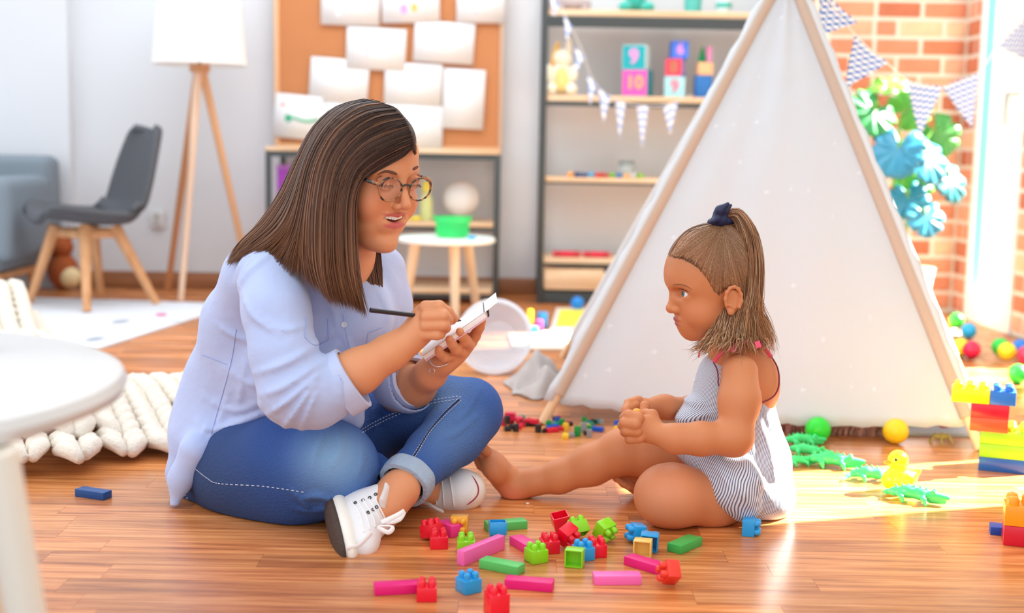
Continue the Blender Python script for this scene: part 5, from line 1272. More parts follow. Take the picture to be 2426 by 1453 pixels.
def up(s_):
    s_.ell(sole_c-sn_n*.030, (.098, .043, .040), SR, .02); s_.ell(sole_c-sn_n*.052-ax1*.03, (.060, .042, .040), SR, .02)
    chainpx(s_, [(850, 1240, 2.19, 44), (880, 1215, 2.21, 46), (912, 1196, 2.22, 45), (930, 1186, 2.23, 43)], .02)
    s_.cap(P(918, 1190, 2.215), P(985, 1120, 2.26), RP(41, 2.2), RP(44, 2.2), .004, True)
o, SH1 = blob(up, .0024, 'upper', M_canvas, sn)
def sole(s_): s_.ell(sole_c-sn_n*.004, (.108, .0475, .0225), SR, .01)
o, _ = blob(sole, .0026, 'rubber_sole', M_rub, sn)
def osole(s_): s_.ell(sole_c+sn_n*.0095, (.103, .0435, .0135), SR, .01)
o, _ = blob(osole, .0024, 'outsole', M_out, sn)
def lace(surf, pts, parent, r=.0022, n=16, off=.0015, name='lace'):
    p = surf.path(pts, n, off)
    if len(p) > 3: MB().tube(p, r, 8, flat=.6).done(name, mat('white_lace', '#fbfbfc', .7), parent)
for i in range(5): lace(SH1, [(832+i*14, 1190-i*2), (852+i*14, 1222), (862+i*13, 1262-i*6)], sn)
for px, py in ((842, 1192), (860, 1186), (876, 1180), (890, 1172), (872, 1215), (884, 1208), (892, 1202)):
    h_, n_ = SH1.hit(px, py, .0005)
    if h_ is not None: MB().lathe(h_, [(.0016, 0), (.0034, 0), (.003, .0012), (.0016, .001)], 14, n_.to_track_quat('Z', 'Y').to_matrix()).done('eyelet', mat('eyelet_metal', '#4a4a50', .4), sn)
for q in ([(905, 1238, 2.13), (940, 1222, 2.12), (958, 1212, 2.14), (945, 1232, 2.12), (915, 1240, 2.13)], [(895, 1250, 2.12), (920, 1262, 2.11), (930, 1248, 2.115), (900, 1246, 2.12)], [(880, 1262, 2.12), (850, 1292, 2.1), (820, 1300, 2.09)]):
    MB().tube([P(*v) for v in cr(q, 16)], .0042, 8, flat=.35).done('lace', mat('white_lace', '#fbfbfc', .7), sn)
MB().tube([P(*v) for v in cr([(905, 1196, 2.17), (915, 1170, 2.19), (918, 1156, 2.20)], 10)], [.016]*10, 10, flat=.3).done('tongue', M_canvas, sn)
s2 = empty('sneaker', (0, 0, 0)); s2.parent = woman; s2.location = Vector((P(1090, 1180, 2.42)[0], 2.42, 0))-Vector(woman.location)
def up2(s_):
    ellpx(s_, 1092, 1160, 2.42, 50, 45, 55, .02, -12); chainpx(s_, [(1085, 1165, 2.42, 42), (1040, 1170, 2.43, 38), (1000, 1172, 2.44, 34)], .03)
o, SH2 = blob(up2, .0024, 'upper', M_canvas, s2)
def cap2(s_): ellpx(s_, 1108, 1160, 2.42, 45, 47, 60, .01, -10); s_.cap(P(1040, 1160, 2.38), P(1096, 1158, 2.38), .045, .0335, .004, True)
def toe(s_): ellpx(s_, 1106, 1162, 2.425, 47, 47, 58, .01, -10)
o, TOE = blob(toe, .0024, 'toe_cap', M_rub, s2)
p = TOE.path([(1084, 1118), (1112, 1126), (1130, 1148), (1131, 1172), (1112, 1192), (1084, 1203)], 40, .0004); MB().tube(p, .0022, 8, flat=.5).done('red_stripe', mat('crimson_stripe', '#a81f42', .5), s2)
def sole2(s_): s_.chain([P(1000, 1200, 2.44), P(1100, 1203, 2.43)], [.011, .012], .01)
blob(sole2, .0026, 'rubber_sole', M_rub, s2)
for a, b in (((1030, 1150), (1035, 1195)), ((1048, 1142), (1052, 1198)), ((1066, 1132), (1076, 1200))): lace(SH2, [a, ((a[0]+b[0])/2, (a[1]+b[1])/2), b], s2, r=.0018)
MB().tube([P(*v) for v in cr([(1000, 1190, 2.36), (1018, 1196, 2.34), (1034, 1206, 2.33), (1050, 1213, 2.32)], 12)], .0032, 8, flat=.4).done('lace', mat('white_lace', '#fbfbfc', .7), s2)
# bracelet and ring
p = [Vector(P(1018+x, 848+y, 2.30+d)) for x, y, d in ((2, -8, .02), (0, 4, -.0), (6, 16, -.012), (20, 21, -.018), (36, 17, -.010), (46, 12, .01))]
g = MB()
for q in cr([tuple(v) for v in p], 26): g.sphere(q, .0017, 8, 6)
g.tube([tuple(x) for x in cr([tuple(v) for v in p], 26)], .0006, 5); g.lathe(p[2]+Vector((0, -.002, -.012)), [(.0045, -.001), (.0058, 0), (.0045, .001)], 16, Matrix.Rotation(PI/2, 3, 'X')); br = g.done('bracelet', mat('silver_chain', '#e8e0da', .2, metal=.8), woman); br['kind'] = 'stuff'

# ---- hair
def hair_sheet(guides, n, k, jit, rj=.0, lo=0, hi=1, seed=0, depth=0.0, minlen=.93):
    """guides: list of polylines (px,py,Y); returns n strands of k points between them"""
    r_ = np.random.default_rng(seed); G_ = np.array([cr([P(*q) for q in g], k) for g in guides]); m_ = len(G_)
    u = r_.uniform(0, m_-1-1e-6, n); out = []
    Gp = np.concatenate([2*G_[:1]-G_[1:2], G_, 2*G_[-1:]-G_[-2:-1]])
    for a in u:
        i = int(a); f = a-i; p0, p1, p2, p3 = Gp[i], Gp[i+1], Gp[i+2], Gp[i+3]
        l = .5*((2*p1)+(p2-p0)*f+(2*p0-5*p1+4*p2-p3)*f*f+(3*p1-p0-3*p2+p3)*f**3)
        off = r_.normal(size=3)*jit; off2 = r_.normal(size=3)*jit; tt = np.linspace(0, 1, k)[:, None]
        l = l+off*(1-tt)*.5+off2*tt; l[:, 1] += r_.uniform(0, depth)*np.sin(np.linspace(.3, PI-.3, k)) if depth else 0
        L_ = r_.uniform(minlen, 1.0); idx = np.linspace(0, (k-1)*L_, k); i0 = np.floor(idx).astype(int).clip(0, k-2); fr = (idx-i0)[:, None]; l = l[i0]*(1-fr)+l[i0+1]*fr
        out.append(l)
    return np.array(out)
def hair_cols(n, k, roots, tips, seed, var=.22, streak=None):
    r_ = np.random.default_rng(seed); t = np.linspace(0, 1, k)[None, :, None]; c = lin(roots)*(1-t**1.3)+lin(tips)*t**1.3
    v = np.exp(r_.normal(0, var, (n, 1, 1))); c = np.repeat(c, n, 0)*v
    if streak: m_ = r_.random(n) < streak[1]; c[m_] = c[m_]*.45+lin(streak[0])*.55
    return np.clip(c, 0, 1)
M_hair = attr_mat('brown_hair', rough=.42, spec=.4); 
H = SDF()   # the mass under the strands
he_ = lambda c, r, k=.02: H.ell(hw(*c), np.array(r)*W_S, W_F, k)
he_((-.010, 0, .036), (.084, .074, .084)); he_((.020, 0, .064), (.066, .058, .050))
chainpx(H, [(812, 350, 2.31, 64), (785, 460, 2.29, 62), (788, 560, 2.27, 50), (798, 640, 2.25, 38), (812, 690, 2.24, 20)], .03)
chainpx(H, [(762, 385, 2.34, 36), (728, 480, 2.34, 34), (672, 560, 2.32, 22), (630, 585, 2.30, 12)], .03)
chainpx(H, [(875, 590, 2.40, 20), (880, 640, 2.40, 24), (885, 690, 2.39, 18)], .01)
H.ell(hw(.075, -.03, -.04), np.array([.07, .075, .085])*W_S, W_F, .01, True)
Vh, Qh = H.mesh(.003); Vh = relax(Vh, Qh, 2); mh = np_mesh('hair', Vh, Qh)
tints(mh, np.clip(lin('#33201a')*(1+np.zeros((len(Vh), 1))), 0, 1)); hair = link('hair', mh, M_hair, woman)
k = 22
g1 = [[(972, 352, 2.215), (950, 372, 2.222), (905, 396, 2.215), (862, 425, 2.205), (842, 470, 2.198), (841, 560, 2.195), (848, 660, 2.195), (872, 757, 2.20)],
      [(975, 330, 2.222), (935, 345, 2.20), (885, 372, 2.19), (843, 410, 2.183), (822, 480, 2.178), (820, 570, 2.178), (826, 660, 2.18), (850, 745, 2.19)],
      [(965, 300, 2.235), (920, 315, 2.20), (860, 345, 2.178), (815, 400, 2.168), (795, 480, 2.165), (793, 580, 2.165), (800, 660, 2.17), (820, 735, 2.18)],
      [(950, 275, 2.25), (890, 285, 2.205), (828, 325, 2.178), (784, 390, 2.168), (766, 480, 2.166), (762, 570, 2.168), (765, 650, 2.172), (785, 725, 2.18)],
      [(925, 255, 2.265), (860, 265, 2.22), (795, 310, 2.192), (752, 390, 2.185), (735, 480, 2.19), (730, 560, 2.195), (735, 630, 2.2), (755, 695, 2.2)],
      [(895, 243, 2.28), (830, 256, 2.24), (770, 305, 2.215), (728, 385, 2.215), (705, 470, 2.225), (680, 535, 2.23), (640, 580, 2.235), (585, 615, 2.24)],
      [(870, 240, 2.30), (808, 256, 2.275), (752, 308, 2.26), (712, 385, 2.27), (680, 465, 2.275), (640, 530, 2.27), (590, 580, 2.265), (548, 625, 2.26)],
      [(862, 240, 2.32), (795, 258, 2.31), (738, 312, 2.31), (698, 388, 2.315), (664, 463, 2.31), (616, 533, 2.30), (572, 578, 2.29), (538, 628, 2.28)],
      [(868, 240, 2.36), (800, 256, 2.37), (740, 310, 2.37), (702, 388, 2.37), (670, 460, 2.36), (628, 530, 2.34), (585, 578, 2.32), (548, 626, 2.30)]]
L1 = hair_sheet(g1, 3000, k, .0028, seed=1, depth=.008)
g2 = [[(850, 575, 2.36), (850, 620, 2.355), (852, 660, 2.35), (850, 700, 2.35)], [(870, 575, 2.36), (872, 620, 2.355), (878, 660, 2.35), (884, 712, 2.35)], [(898, 575, 2.38), (903, 620, 2.37), (905, 660, 2.37), (902, 706, 2.37)]]
L2 = hair_sheet(g2, 420, k, .002, seed=2)
g3 = [[(972, 350, 2.222), (982, 358, 2.225), (983, 366, 2.235)], [(962, 300, 2.245), (978, 325, 2.235), (984, 360, 2.25)], [(935, 265, 2.27), (962, 290, 2.27), (984, 348, 2.28)], [(905, 245, 2.29), (945, 265, 2.30), (980, 330, 2.31)]]
L3 = hair_sheet(g3, 500, k, .0015, seed=3)
L_ = np.concatenate([L1, L2, L3]); n_ = len(L_)
cc = hair_cols(n_, k, '#33201c', '#845a40', 4, .25, ('#a8714c', .10)); o = strands('hair_strands', L_, np.concatenate([np.full(3000, .0013), np.full(420, .0012), np.full(500, .0010)]), M_hair, hair, cc.reshape(n_, k, 3)); o['kind'] = 'stuff'

# ---- pencil and notepad (held: things of their own)
a, b = P(877, 735, 2.17), P(1092, 760, 2.262)
t = empty('pencil', (a+b)/2, 'long dark pencil held in the woman\'s right hand', 'pencil')
MB().tube([a, a+(b-a)*.93], .0042, 8).done('barrel', mat('dark_pencil', '#2e2a30', .3), t); MB().tube([a+(b-a)*.93, b], [.0042, .0012], 8).done('tip', mat('pencil_wood', '#3a3034', .5), t)
n0_, n1_ = P(1004, 838, 2.30), P(1150, 736, 2.30); ex = n1_-n0_; Ln = np.linalg.norm(ex); ex /= Ln
ey = np.array([.10, .93, .16]); ey -= ex*(ey@ex); ey /= np.linalg.norm(ey); ez = np.cross(ex, ey); Rn = np.stack([ex, ey, ez], 1)
nc = (n0_+n1_)/2+ey*.01
t = empty('spiral_notepad', nc, 'small spiral notepad with pale pink edged pages in the woman\'s left hand', 'notepad')
RN = Matrix(Rn.tolist())
MB().box(nc-ez*.007, (Ln, .098, .0025), RN, bevel=.0008).done('back_cover', mat('pink_cover', '#e9b9c4', .5), t)
MB().box(nc-ez*.001, (Ln*.99, .094, .009), RN, bevel=.0008).done('page_block', mat('page_paper', '#fbf3f0', .7), t)
MB().box(nc+ez*.0048, (Ln*.985, .093, .0012), RN, bevel=.0003).done('top_page', mat('page_top', '#ffffff', .7), t)
q = [nc+ex*(Ln*.5)-ey*.049+ez*.004, nc+ex*(Ln*.5)+ey*.049+ez*.004, nc+ex*(Ln*.5+.018)+ey*.049+ez*.001, nc+ex*(Ln*.5+.018)-ey*.049+ez*.001]
MB().poly([q[0], q[1], q[1]+ex*.03-ez*.004+ez*.006, q[0]+ex*.03+ez*.002], .001, ez).done('turned_page', mat('page_top', '#ffffff', .7), t)
for i in range(12):
    c = nc+ex*(Ln*.5)+ey*(-.044+i*.008); MB().tube([c+ex*.005*math.cos(a)+ez*(.006*math.sin(a)-.001) for a in np.linspace(0, 2*PI, 13)], .0009, 5, cap=False).done('spiral_ring', mat('black_wire', '#26262a', .3), t)
# ---------------------------------------------------------------- the girl
girl = empty('person', (P(1720, 1180, 2.40)[0], 2.40, 0), 'small girl in a striped grey dress with a topknot, sitting barefoot before the tent', 'person')
G_F = frame(13, 3, -1); G_C = P(1699, 668, 2.40); G_S = 1.035
def gw(f, l, u): return G_C+G_F@(np.array([f, l, u])*G_S)
B = SDF()
def he(c, r, k=.012, sub=False): B.ell(gw(*c), np.array(r)*G_S, G_F, k, sub)
def hc(a, b, r1, r2=None, k=.01, sub=False): B.cap(gw(*a), gw(*b), r1*G_S, (r1 if r2 is None else r2)*G_S, k, sub)
he((.010, 0, .024), (.086, .073, .080)); he((.040, 0, .012), (.054, .056, .050), .02); he((.030, 0, -.040), (.050, .052, .056), .03)
for s in (-1, 1):
    he((.044, s*.033, -.052), (.026, .022, .026), .02); hc((-.018, s*.048, -.052), (.040, s*.012, -.084), .014, .014, .025); hc((.077, s*.014, -.002), (.062, s*.044, -.002), .006, .005, .018)
he((.055, 0, -.089), (.014, .016, .013), .02); he((.062, 0, -.070), (.016, .022, .018), .015)
for s in (-1, 1): he((.086, s*.028, -.0135), (.015, .020, .0085), .012, True)
hc((.077, 0, -.014), (.092, 0, -.042), .0055, .0078, .012); he((.0895, 0, -.045), (.0080, .0085, .0072), .006)
for s in (-1, 1): he((.083, s*.0105, -.0465), (.0075, .005, .0055), .006); he((.086, s*.006, -.0525), (.004, .003, .0026), .003, True)
he((.0785, 0, -.0640), (.0058, .0155, .0044), .004); he((.0800, 0, -.0655), (.0040, .007, .0035), .003); he((.0752, 0, -.0728), (.0062, .0135, .0048), .004); hc((.083, -.012, -.0688), (.083, .012, -.0688), .0008, .0008, .002, True)
G_EYE = [gw(.0660, s*.028, -.0145) for s in (-1, 1)]
for s in (-1, 1):
    e_ = (.0655, s*.028, -.0145); r_ = .0138
    for row, rr_, kk in (((.28, .54, .62, .54, .22), .0026, .003), ((.7, 1.0, 1.05, 1.0, .65), .0036, .004), ((-.3, -.55, -.62, -.52, -.2), .0020, .003), ((-.6, -.9, -1.0, -.9, -.5), .0028, .004)):
        A_ = [(e_[0]+r_*math.cos(a)*math.cos(b), e_[1]+r_*math.sin(a)*math.cos(b)*1.12, e_[2]+r_*math.sin(b)) for a, b in zip((-1.25, -.65, 0, .65, 1.25), row)]
        for i in range(4): hc(A_[i], A_[i+1], rr_, rr_, kk)
    # ear: bowl with a rim
    he((.000, s*.071, -.027), (.015, .006, .022), .006); he((.004, s*.078, -.025), (.008, .004, .013), .004, True)
    A_ = [(.000+.0155*math.cos(a), s*(.0765), -.023+.0225*math.sin(a)) for a in np.linspace(-.5, 3.9, 9)]
    for i in range(8): hc(A_[i], A_[i+1], .0030, .0030, .003)
    he((.004, s*.074, -.046), (.0065, .0045, .0065), .005); hc((.008, s*.076, -.033), (-.002, s*.077, -.039), .0026, .0026, .003)
hc((-.012, 0, -.065), (-.030, 0, -.135), .034, .036, .03)
n0 = gw(-.03, 0, -.13)
B.chain([n0, P(1745, 930, 2.42), P(1755, 1060, 2.42), P(1765, 1150, 2.42)], [.04, .055, .06, .06], .03)
chainpx(B, [(1712, 888, 2.44, 42), (1790, 880, 2.42, 50)], .03); ellpx(B, 1780, 925, 2.42, 62, 62, 70, .03)
# near arm
chainpx(B, [(1752, 882, 2.33, 44), (1752, 950, 2.30, 47), (1742, 1030, 2.28, 42)], .02); ellpx(B, 1738, 1040, 2.28, 42, 38, 36, .015)
chainpx(B, [(1738, 1040, 2.28, 38), (1660, 1040, 2.27, 37), (1600, 1040, 2.27, 32), (1562, 1030, 2.275, 26)], .02)
ellpx(B, 1528, 1016, 2.285, 36, 34, 26, .015, 25)
for q in ([(1512, 990, 2.27, 15), (1490, 984, 2.275, 13), (1478, 990, 2.30, 11), (1490, 996, 2.32, 9)], [(1505, 1005, 2.262, 15), (1480, 1002, 2.27, 13), (1474, 1008, 2.30, 11), (1488, 1010, 2.32, 9)],
          [(1508, 1022, 2.265, 14), (1484, 1020, 2.27, 12.5), (1480, 1024, 2.295, 11), (1492, 1024, 2.31, 9)], [(1515, 1038, 2.27, 13.5), (1494, 1040, 2.275, 12), (1490, 1042, 2.295, 10), (1500, 1040, 2.31, 8)]): chainpx(B, q, .003)
chainpx(B, [(1553, 1005, 2.29, 16), (1545, 984, 2.30, 13.5), (1530, 980, 2.31, 11), (1516, 984, 2.315, 9)], .005)
# far arm
chainpx(B, [(1690, 890, 2.50, 36), (1680, 960, 2.52, 36), (1640, 975, 2.50, 34), (1575, 965, 2.43, 26), (1552, 962, 2.41, 23)], .02)
ellpx(B, 1522, 966, 2.39, 30, 24, 24, .015, -8)
for q in ([(1512, 950, 2.385, 13), (1490, 956, 2.37, 11.5), (1482, 972, 2.35, 10), (1490, 984, 2.34, 9)], [(1505, 962, 2.37, 12), (1486, 970, 2.355, 11), (1482, 985, 2.34, 9.5)], [(1510, 975, 2.37, 12), (1496, 986, 2.35, 10.5), (1500, 996, 2.34, 9)]): chainpx(B, q, .003)
chainpx(B, [(1535, 975, 2.37, 13), (1528, 962, 2.35, 11.5), (1524, 976, 2.34, 9.5)], .004)
# far leg stretched out, foot up
chainpx(B, [(1760, 1110, 2.47, 66), (1640, 1080, 2.47, 62), (1540, 1075, 2.47, 56), (1480, 1072, 2.47, 51)], .02); ellpx(B, 1470, 1066, 2.47, 48, 44, 45, .02)
chainpx(B, [(1470, 1074, 2.47, 49), (1400, 1102, 2.475, 47), (1325, 1130, 2.48, 37), (1262, 1142, 2.485, 30), (1230, 1148, 2.49, 30)], .02)
ellpx(B, 1213, 1162, 2.49, 28, 29, 28, .02); chainpx(B, [(1225, 1150, 2.49, 30), (1192, 1128, 2.49, 28), (1168, 1100, 2.485, 26), (1152, 1082, 2.48, 22)], .02); ellpx(B, 1172, 1112, 2.46, 26, 36, 26, .02, -38)
for i, (px, py, Y, r_) in enumerate(((1138, 1056, 2.45, 12), (1131, 1067, 2.465, 10), (1128, 1079, 2.48, 9.5), (1130, 1090, 2.495, 9), (1134, 1101, 2.51, 8.5))):
    chainpx(B, [(px+16, py+14, Y, r_), (px+4, py+4, Y, r_), (px-3, py-5, Y-.004, r_*.9)], .004)
# near leg folded
chainpx(B, [(1768, 1175, 2.44, 58), (1690, 1180, 2.34, 66), (1600, 1176, 2.30, 66), (1572, 1178, 2.30, 64)], .03); ellpx(B, 1580, 1172, 2.31, 70, 66, 62, .03)
chainpx(B, [(1590, 1195, 2.33, 50), (1640, 1196, 2.42, 44), (1600, 1180, 2.50, 34), (1550, 1158, 2.52, 28)], .02)
chainpx(B, [(1552, 1158, 2.52, 27), (1515, 1148, 2.51, 24), (1482, 1138, 2.50, 20)], .015)
for px, py, Y, r_ in ((1456, 1124, 2.485, 12), (1460, 1134, 2.475, 9), (1470, 1141, 2.47, 8.5), (1480, 1148, 2.468, 8), (1490, 1155, 2.468, 7.5)): chainpx(B, [(px+18, py+6, Y+.01, r_), (px, py, Y, r_)], .004)
split_z = float(gw(0, 0, -.112)[2]); hlo, hhi = gw(0, 0, 0)-.17, gw(0, 0, 0)+.17; hlo[2] = split_z
V1, Q1 = B.mesh(.0013, lo=hlo, hi=hhi); V2, Q2 = B.mesh(.0021, hi=np.array([9, 9, split_z+.005])); V1 = relax(V1, Q1, 1); V2 = relax(V2, Q2, 2)
V2[:, 2] = np.maximum(V2[:, 2], .0015)
Vg = np.concatenate([V1, V2]); Qg = np.concatenate([Q1, Q2+len(V1)])
spec = [(gw(.05, s*.040, -.050), G_F, (.026, .022, .022), '#e08c62', .8, .5) for s in (-1, 1)]
spec += [(gw(.080, 0, -.0640), G_F, (.010, .0135, .0042), '#a8505a', .25, .9), (gw(.076, 0, -.0730), G_F, (.010, .012, .0042), '#b05468', .25, .9), (gw(.094, 0, -.046), G_F, (.010, .011, .010), '#dd8862', .7, .4)]
spec += [(gw(.035, sg_*.035, .050), G_F, (.055, .050, .020), '#a06a48', .9, .55) for sg_ in (-1, 1)]
spec += [(P(1205, 1178, 2.47), np.eye(3), (.030, .04, .022), '#e88a6c', .7, .8), (P(1155, 1110, 2.47), np.eye(3), (.03, .04, .04), '#cc7a58', .8, .5), (P(1575, 1180, 2.25), np.eye(3), (.05, .05, .05), '#ea9a78', .9, .4)]
me = np_mesh('body', Vg, Qg, fill=True); tints(me, paint(Vg, ('#d2875a', spec))); link('body', me, skin_mat('skin_tan'), girl); G_SURF = Surf(Vg, Qg)
for s, e in zip((-1, 1), G_EYE): eye(girl, e, G_F, .0126*G_S, G_F@np.array([1, -.05*s+.10, .08]), '#5d7f8c')
for s in (-1, 1):
    if s > 0: MB().tube(G_SURF.path([(1594, 675), (1608, 674), (1624, 677), (1640, 687)], 16, .0), list(np.interp(np.linspace(0, 1, 16), [0, .3, .7, 1], [.0008, .0013, .0012, .0004])), 8, flat=.7).done('eyebrow', mat('light_brow', '#8e5c3c', .8), girl)
    e_ = (.0660, s*.028, -.0145); r_ = .0166; L_ = []
    for a in np.linspace(-1.2, 1.2, 15):
        b = .50*math.cos(a*.9)+.08; p = np.array([e_[0]+r_*math.cos(a)*math.cos(b), e_[1]+r_*math.sin(a)*math.cos(b)*1.12, e_[2]+r_*math.sin(b)]); d = np.array([.006*math.cos(a), math.sin(a)*.006, .0015]); L_.append([gw(*(p+d*t)) for t in (0, .5, 1)])
    g = MB()
    for l in L_: g.tube(l, [.0006, .0004, .0002], 4)
    g.tube([l[0] for l in L_], .0010, 6); g.done('eyelashes', M_lash, girl)
# dress
D = SDF()
ellpx(D, 1735, 915, 2.42, 90, 105, 80, .03); ellpx(D, 1735, 1000, 2.42, 98, 80, 88, .05); ellpx(D, 1760, 1090, 2.42, 118, 95, 105, .05); ellpx(D, 1795, 1172, 2.42, 90, 68, 110, .04)
chainpx(D, [(1640, 990, 2.40, 34), (1630, 1000, 2.38, 30)], .03)
chainpx(D, [(1640, 1060, 2.40, 42), (1700, 1105, 2.34, 48), (1740, 1160, 2.30, 50), (1765, 1200, 2.30, 40)], .03)
chainpx(D, [(1620, 1060, 2.46, 40), (1680, 1090, 2.46, 60)], .03)
for a, b, r_ in (((1700, 1090), (1790, 1200), 12), ((1770, 1060), (1845, 1200), 12), ((1655, 1080), (1740, 1200), 10)): pass
ellpx(D, 1725, 786, 2.42, 170, 62, 170, .012, 4, True)                       # neckline
D.cap(P(1795, 850, 2.28), P(1800, 912, 2.28), RP(43, 2.3), RP(41, 2.3), .006, True)    # arm hole
D.cap(P(1752, 850, 2.30), P(1755, 950, 2.30), RP(52, 2.3), RP(50, 2.3), .006, True)
D.cap(P(1690, 870, 2.52), P(1690, 930, 2.52), RP(42, 2.5), RP(40, 2.5), .006, True)
dn = noise_disp(.0012, 45, 21); df = fold_disp([([(1700, 1090), (1740, 1140), (1780, 1200)], .008, .009), ([(1765, 1080), (1800, 1130), (1845, 1210)], .008, .009), ([(1650, 1065), (1700, 1110), (1740, 1170)], .007, .008), ([(1815, 1000), (1845, 1080), (1860, 1160)], .007, .009), ([(1605, 1000), (1640, 985), (1680, 990)], .006, .007), ([(1610, 1030), (1660, 1020), (1710, 1010)], .005, .006), ([(1790, 980), (1800, 1050), (1805, 1120)], .005, .008), ([(1830, 970), (1850, 1030), (1868, 1100)], .005, .007)])
D.disp = lambda Pp: dn(Pp)+df(Pp)
V, Q = D.mesh(.0032); V = relax(V, Q, 2); V[:, 2] = np.maximum(V[:, 2], .003)
def stripe_mat():
    m = mat('fine_grey_stripes', '#c9cede', .85, bump=.2, bscale=60); nt = m.node_tree; N = nt.nodes; L = nt.links; b = N['Principled BSDF']
    tc = N.new('ShaderNodeNewGeometry'); sp = N.new('ShaderNodeSeparateXYZ'); sub = N.new('ShaderNodeVectorMath'); sub.operation = 'SUBTRACT'; c = P(1760, 1000, 2.44); sub.inputs[1].default_value = (c[0], c[1], c[2]); L.new(tc.outputs['Position'], sub.inputs[0]); L.new(sub.outputs[0], sp.inputs[0])
    at = N.new('ShaderNodeMath'); at.operation = 'ARCTAN2'; L.new(sp.outputs[0], at.inputs[0]); L.new(sp.outputs[1], at.inputs[1])
    zz = N.new('ShaderNodeMath'); zz.operation = 'MULTIPLY'; zz.inputs[1].default_value = 1.6; L.new(sp.outputs[2], zz.inputs[0])
    ad = N.new('ShaderNodeMath'); ad.operation = 'ADD'; L.new(at.outputs[0], ad.inputs[0]); L.new(zz.outputs[0], ad.inputs[1])
    nz = N.new('ShaderNodeTexNoise'); nz.inputs['Scale'].default_value = 9; L.new(sub.outputs[0], nz.inputs['Vector']); n2 = N.new('ShaderNodeMath'); n2.operation = 'MULTIPLY_ADD'; n2.inputs[1].default_value = .22; L.new(nz.outputs[0], n2.inputs[0]); L.new(ad.outputs[0], n2.inputs[2])
    ml = N.new('ShaderNodeMath'); ml.operation = 'MULTIPLY'; ml.inputs[1].default_value = 36; L.new(n2.outputs[0], ml.inputs[0])
    fr = N.new('ShaderNodeMath'); fr.operation = 'FRACT'; L.new(ml.outputs[0], fr.inputs[0]); gt = N.new('ShaderNodeMath'); gt.operation = 'GREATER_THAN'; gt.inputs[1].default_value = .58; L.new(fr.outputs[0], gt.inputs[0])
    mx = N.new('ShaderNodeMix'); mx.data_type = 'RGBA'; mx.inputs[6].default_value = srgb('#e3e5ec'); mx.inputs[7].default_value = srgb('#6c7290'); L.new(gt.outputs[0], mx.inputs[0]); L.new(mx.outputs[2], b.inputs['Base Color']); return m
dress = link('dress', np_mesh('dress', V, Q, fill=True), stripe_mat(), girl); G_D = Surf(V, Q)
M_trim = mat('dark_red_trim', '#7c2a3c', .7); M_pink = mat('coral_pink_strap', '#f0567a', .7)
def trim(pts, r, surf, m, parent, name='hem_trim', n=40, off=.001):
    p = surf.path(pts, n, off)
    if len(p) > 3: MB().tube(p, r, 6).done(name, m, parent)
def tubeY(pts, r, m, parent, name, n=24, flat=None): MB().tube([P(*q) for q in cr(pts, n)], r, 8, flat=flat).done(name, m, parent)
tubeY([(1826, 842, 2.40), (1843, 875, 2.39), (1845, 915, 2.38), (1830, 942, 2.365), (1795, 958, 2.345)], .0016, M_trim, dress, 'armhole_trim')
tubeY([(1690, 858, 2.335), (1700, 880, 2.33), (1702, 915, 2.325)], .0014, M_trim, dress, 'armhole_trim')
tubeY([(1828, 846, 2.40), (1805, 822, 2.39), (1765, 812, 2.36), (1730, 822, 2.335), (1708, 838, 2.33), (1692, 858, 2.335)], .0042, M_pink, dress, 'shoulder_strap', flat=.5)
tubeY([(1655, 846, 2.46), (1660, 825, 2.47), (1672, 800, 2.48)], .0035, M_pink, dress, 'shoulder_strap', flat=.5)
for (a, b, c_, d) in (((1724, 822), (1742, 812), (1752, 826), (1735, 836)), ((1748, 808), (1765, 800), (1775, 806), (1760, 816)), ((1788, 812), (1800, 808), (1804, 822), (1792, 826)), ((1658, 795), (1668, 788), (1672, 798), (1662, 806))):
    Yb_ = 2.32 if a[0] > 1700 else 2.45
    MB().poly([P(*a, Yb_), P(*b, Yb_+.005), P(*c_, Yb_), P(*d, Yb_-.006)], .003, (0, 1, .3)).done('ribbon_bow', M_pink, dress, sm=False)
# hair: scalp mass, topknot tail, loose lower hair
H = SDF()
H.ell(gw(.006, 0, .027), np.array([.0895, .0765, .0835])*G_S, G_F, .01); H.ell(gw(-.030, 0, -.020), np.array([.052, .062, .060])*G_S, G_F, .02)
H.ell(gw(.082, 0, -.022), np.array([.060, .10, .069])*G_S, G_F, .010, True); H.ell(gw(.05, 0, -.075), np.array([.060, .10, .050])*G_S, G_F, .01, True)
H.ell(gw(.004, .08, -.027), np.array([.021, .022, .030])*G_S, G_F, .006, True)
chainpx(H, [(1712, 548, 2.39, 24), (1712, 530, 2.39, 14), (1716, 512, 2.39, 12)], .015)
Vh, Qh = H.mesh(.0028); Vh = relax(Vh, Qh, 2); mh = np_mesh('hair', Vh, Qh); tints(mh, np.tile(lin('#6e4830'), (len(Vh), 1)))
M_ghair = attr_mat('honey_hair', rough=.42, spec=.4); ghair = link('hair', mh, M_ghair, girl); GH = Surf(Vh, Qh)
r_ = np.random.default_rng(9); lines = []; k = 16
starts = cr([(1573, 618), (1588, 612), (1618, 606), (1644, 616), (1662, 636), (1672, 662), (1688, 684), (1708, 690), (1734, 680), (1760, 692), (1785, 700), (1800, 660), (1796, 610), (1780, 575)], 300)
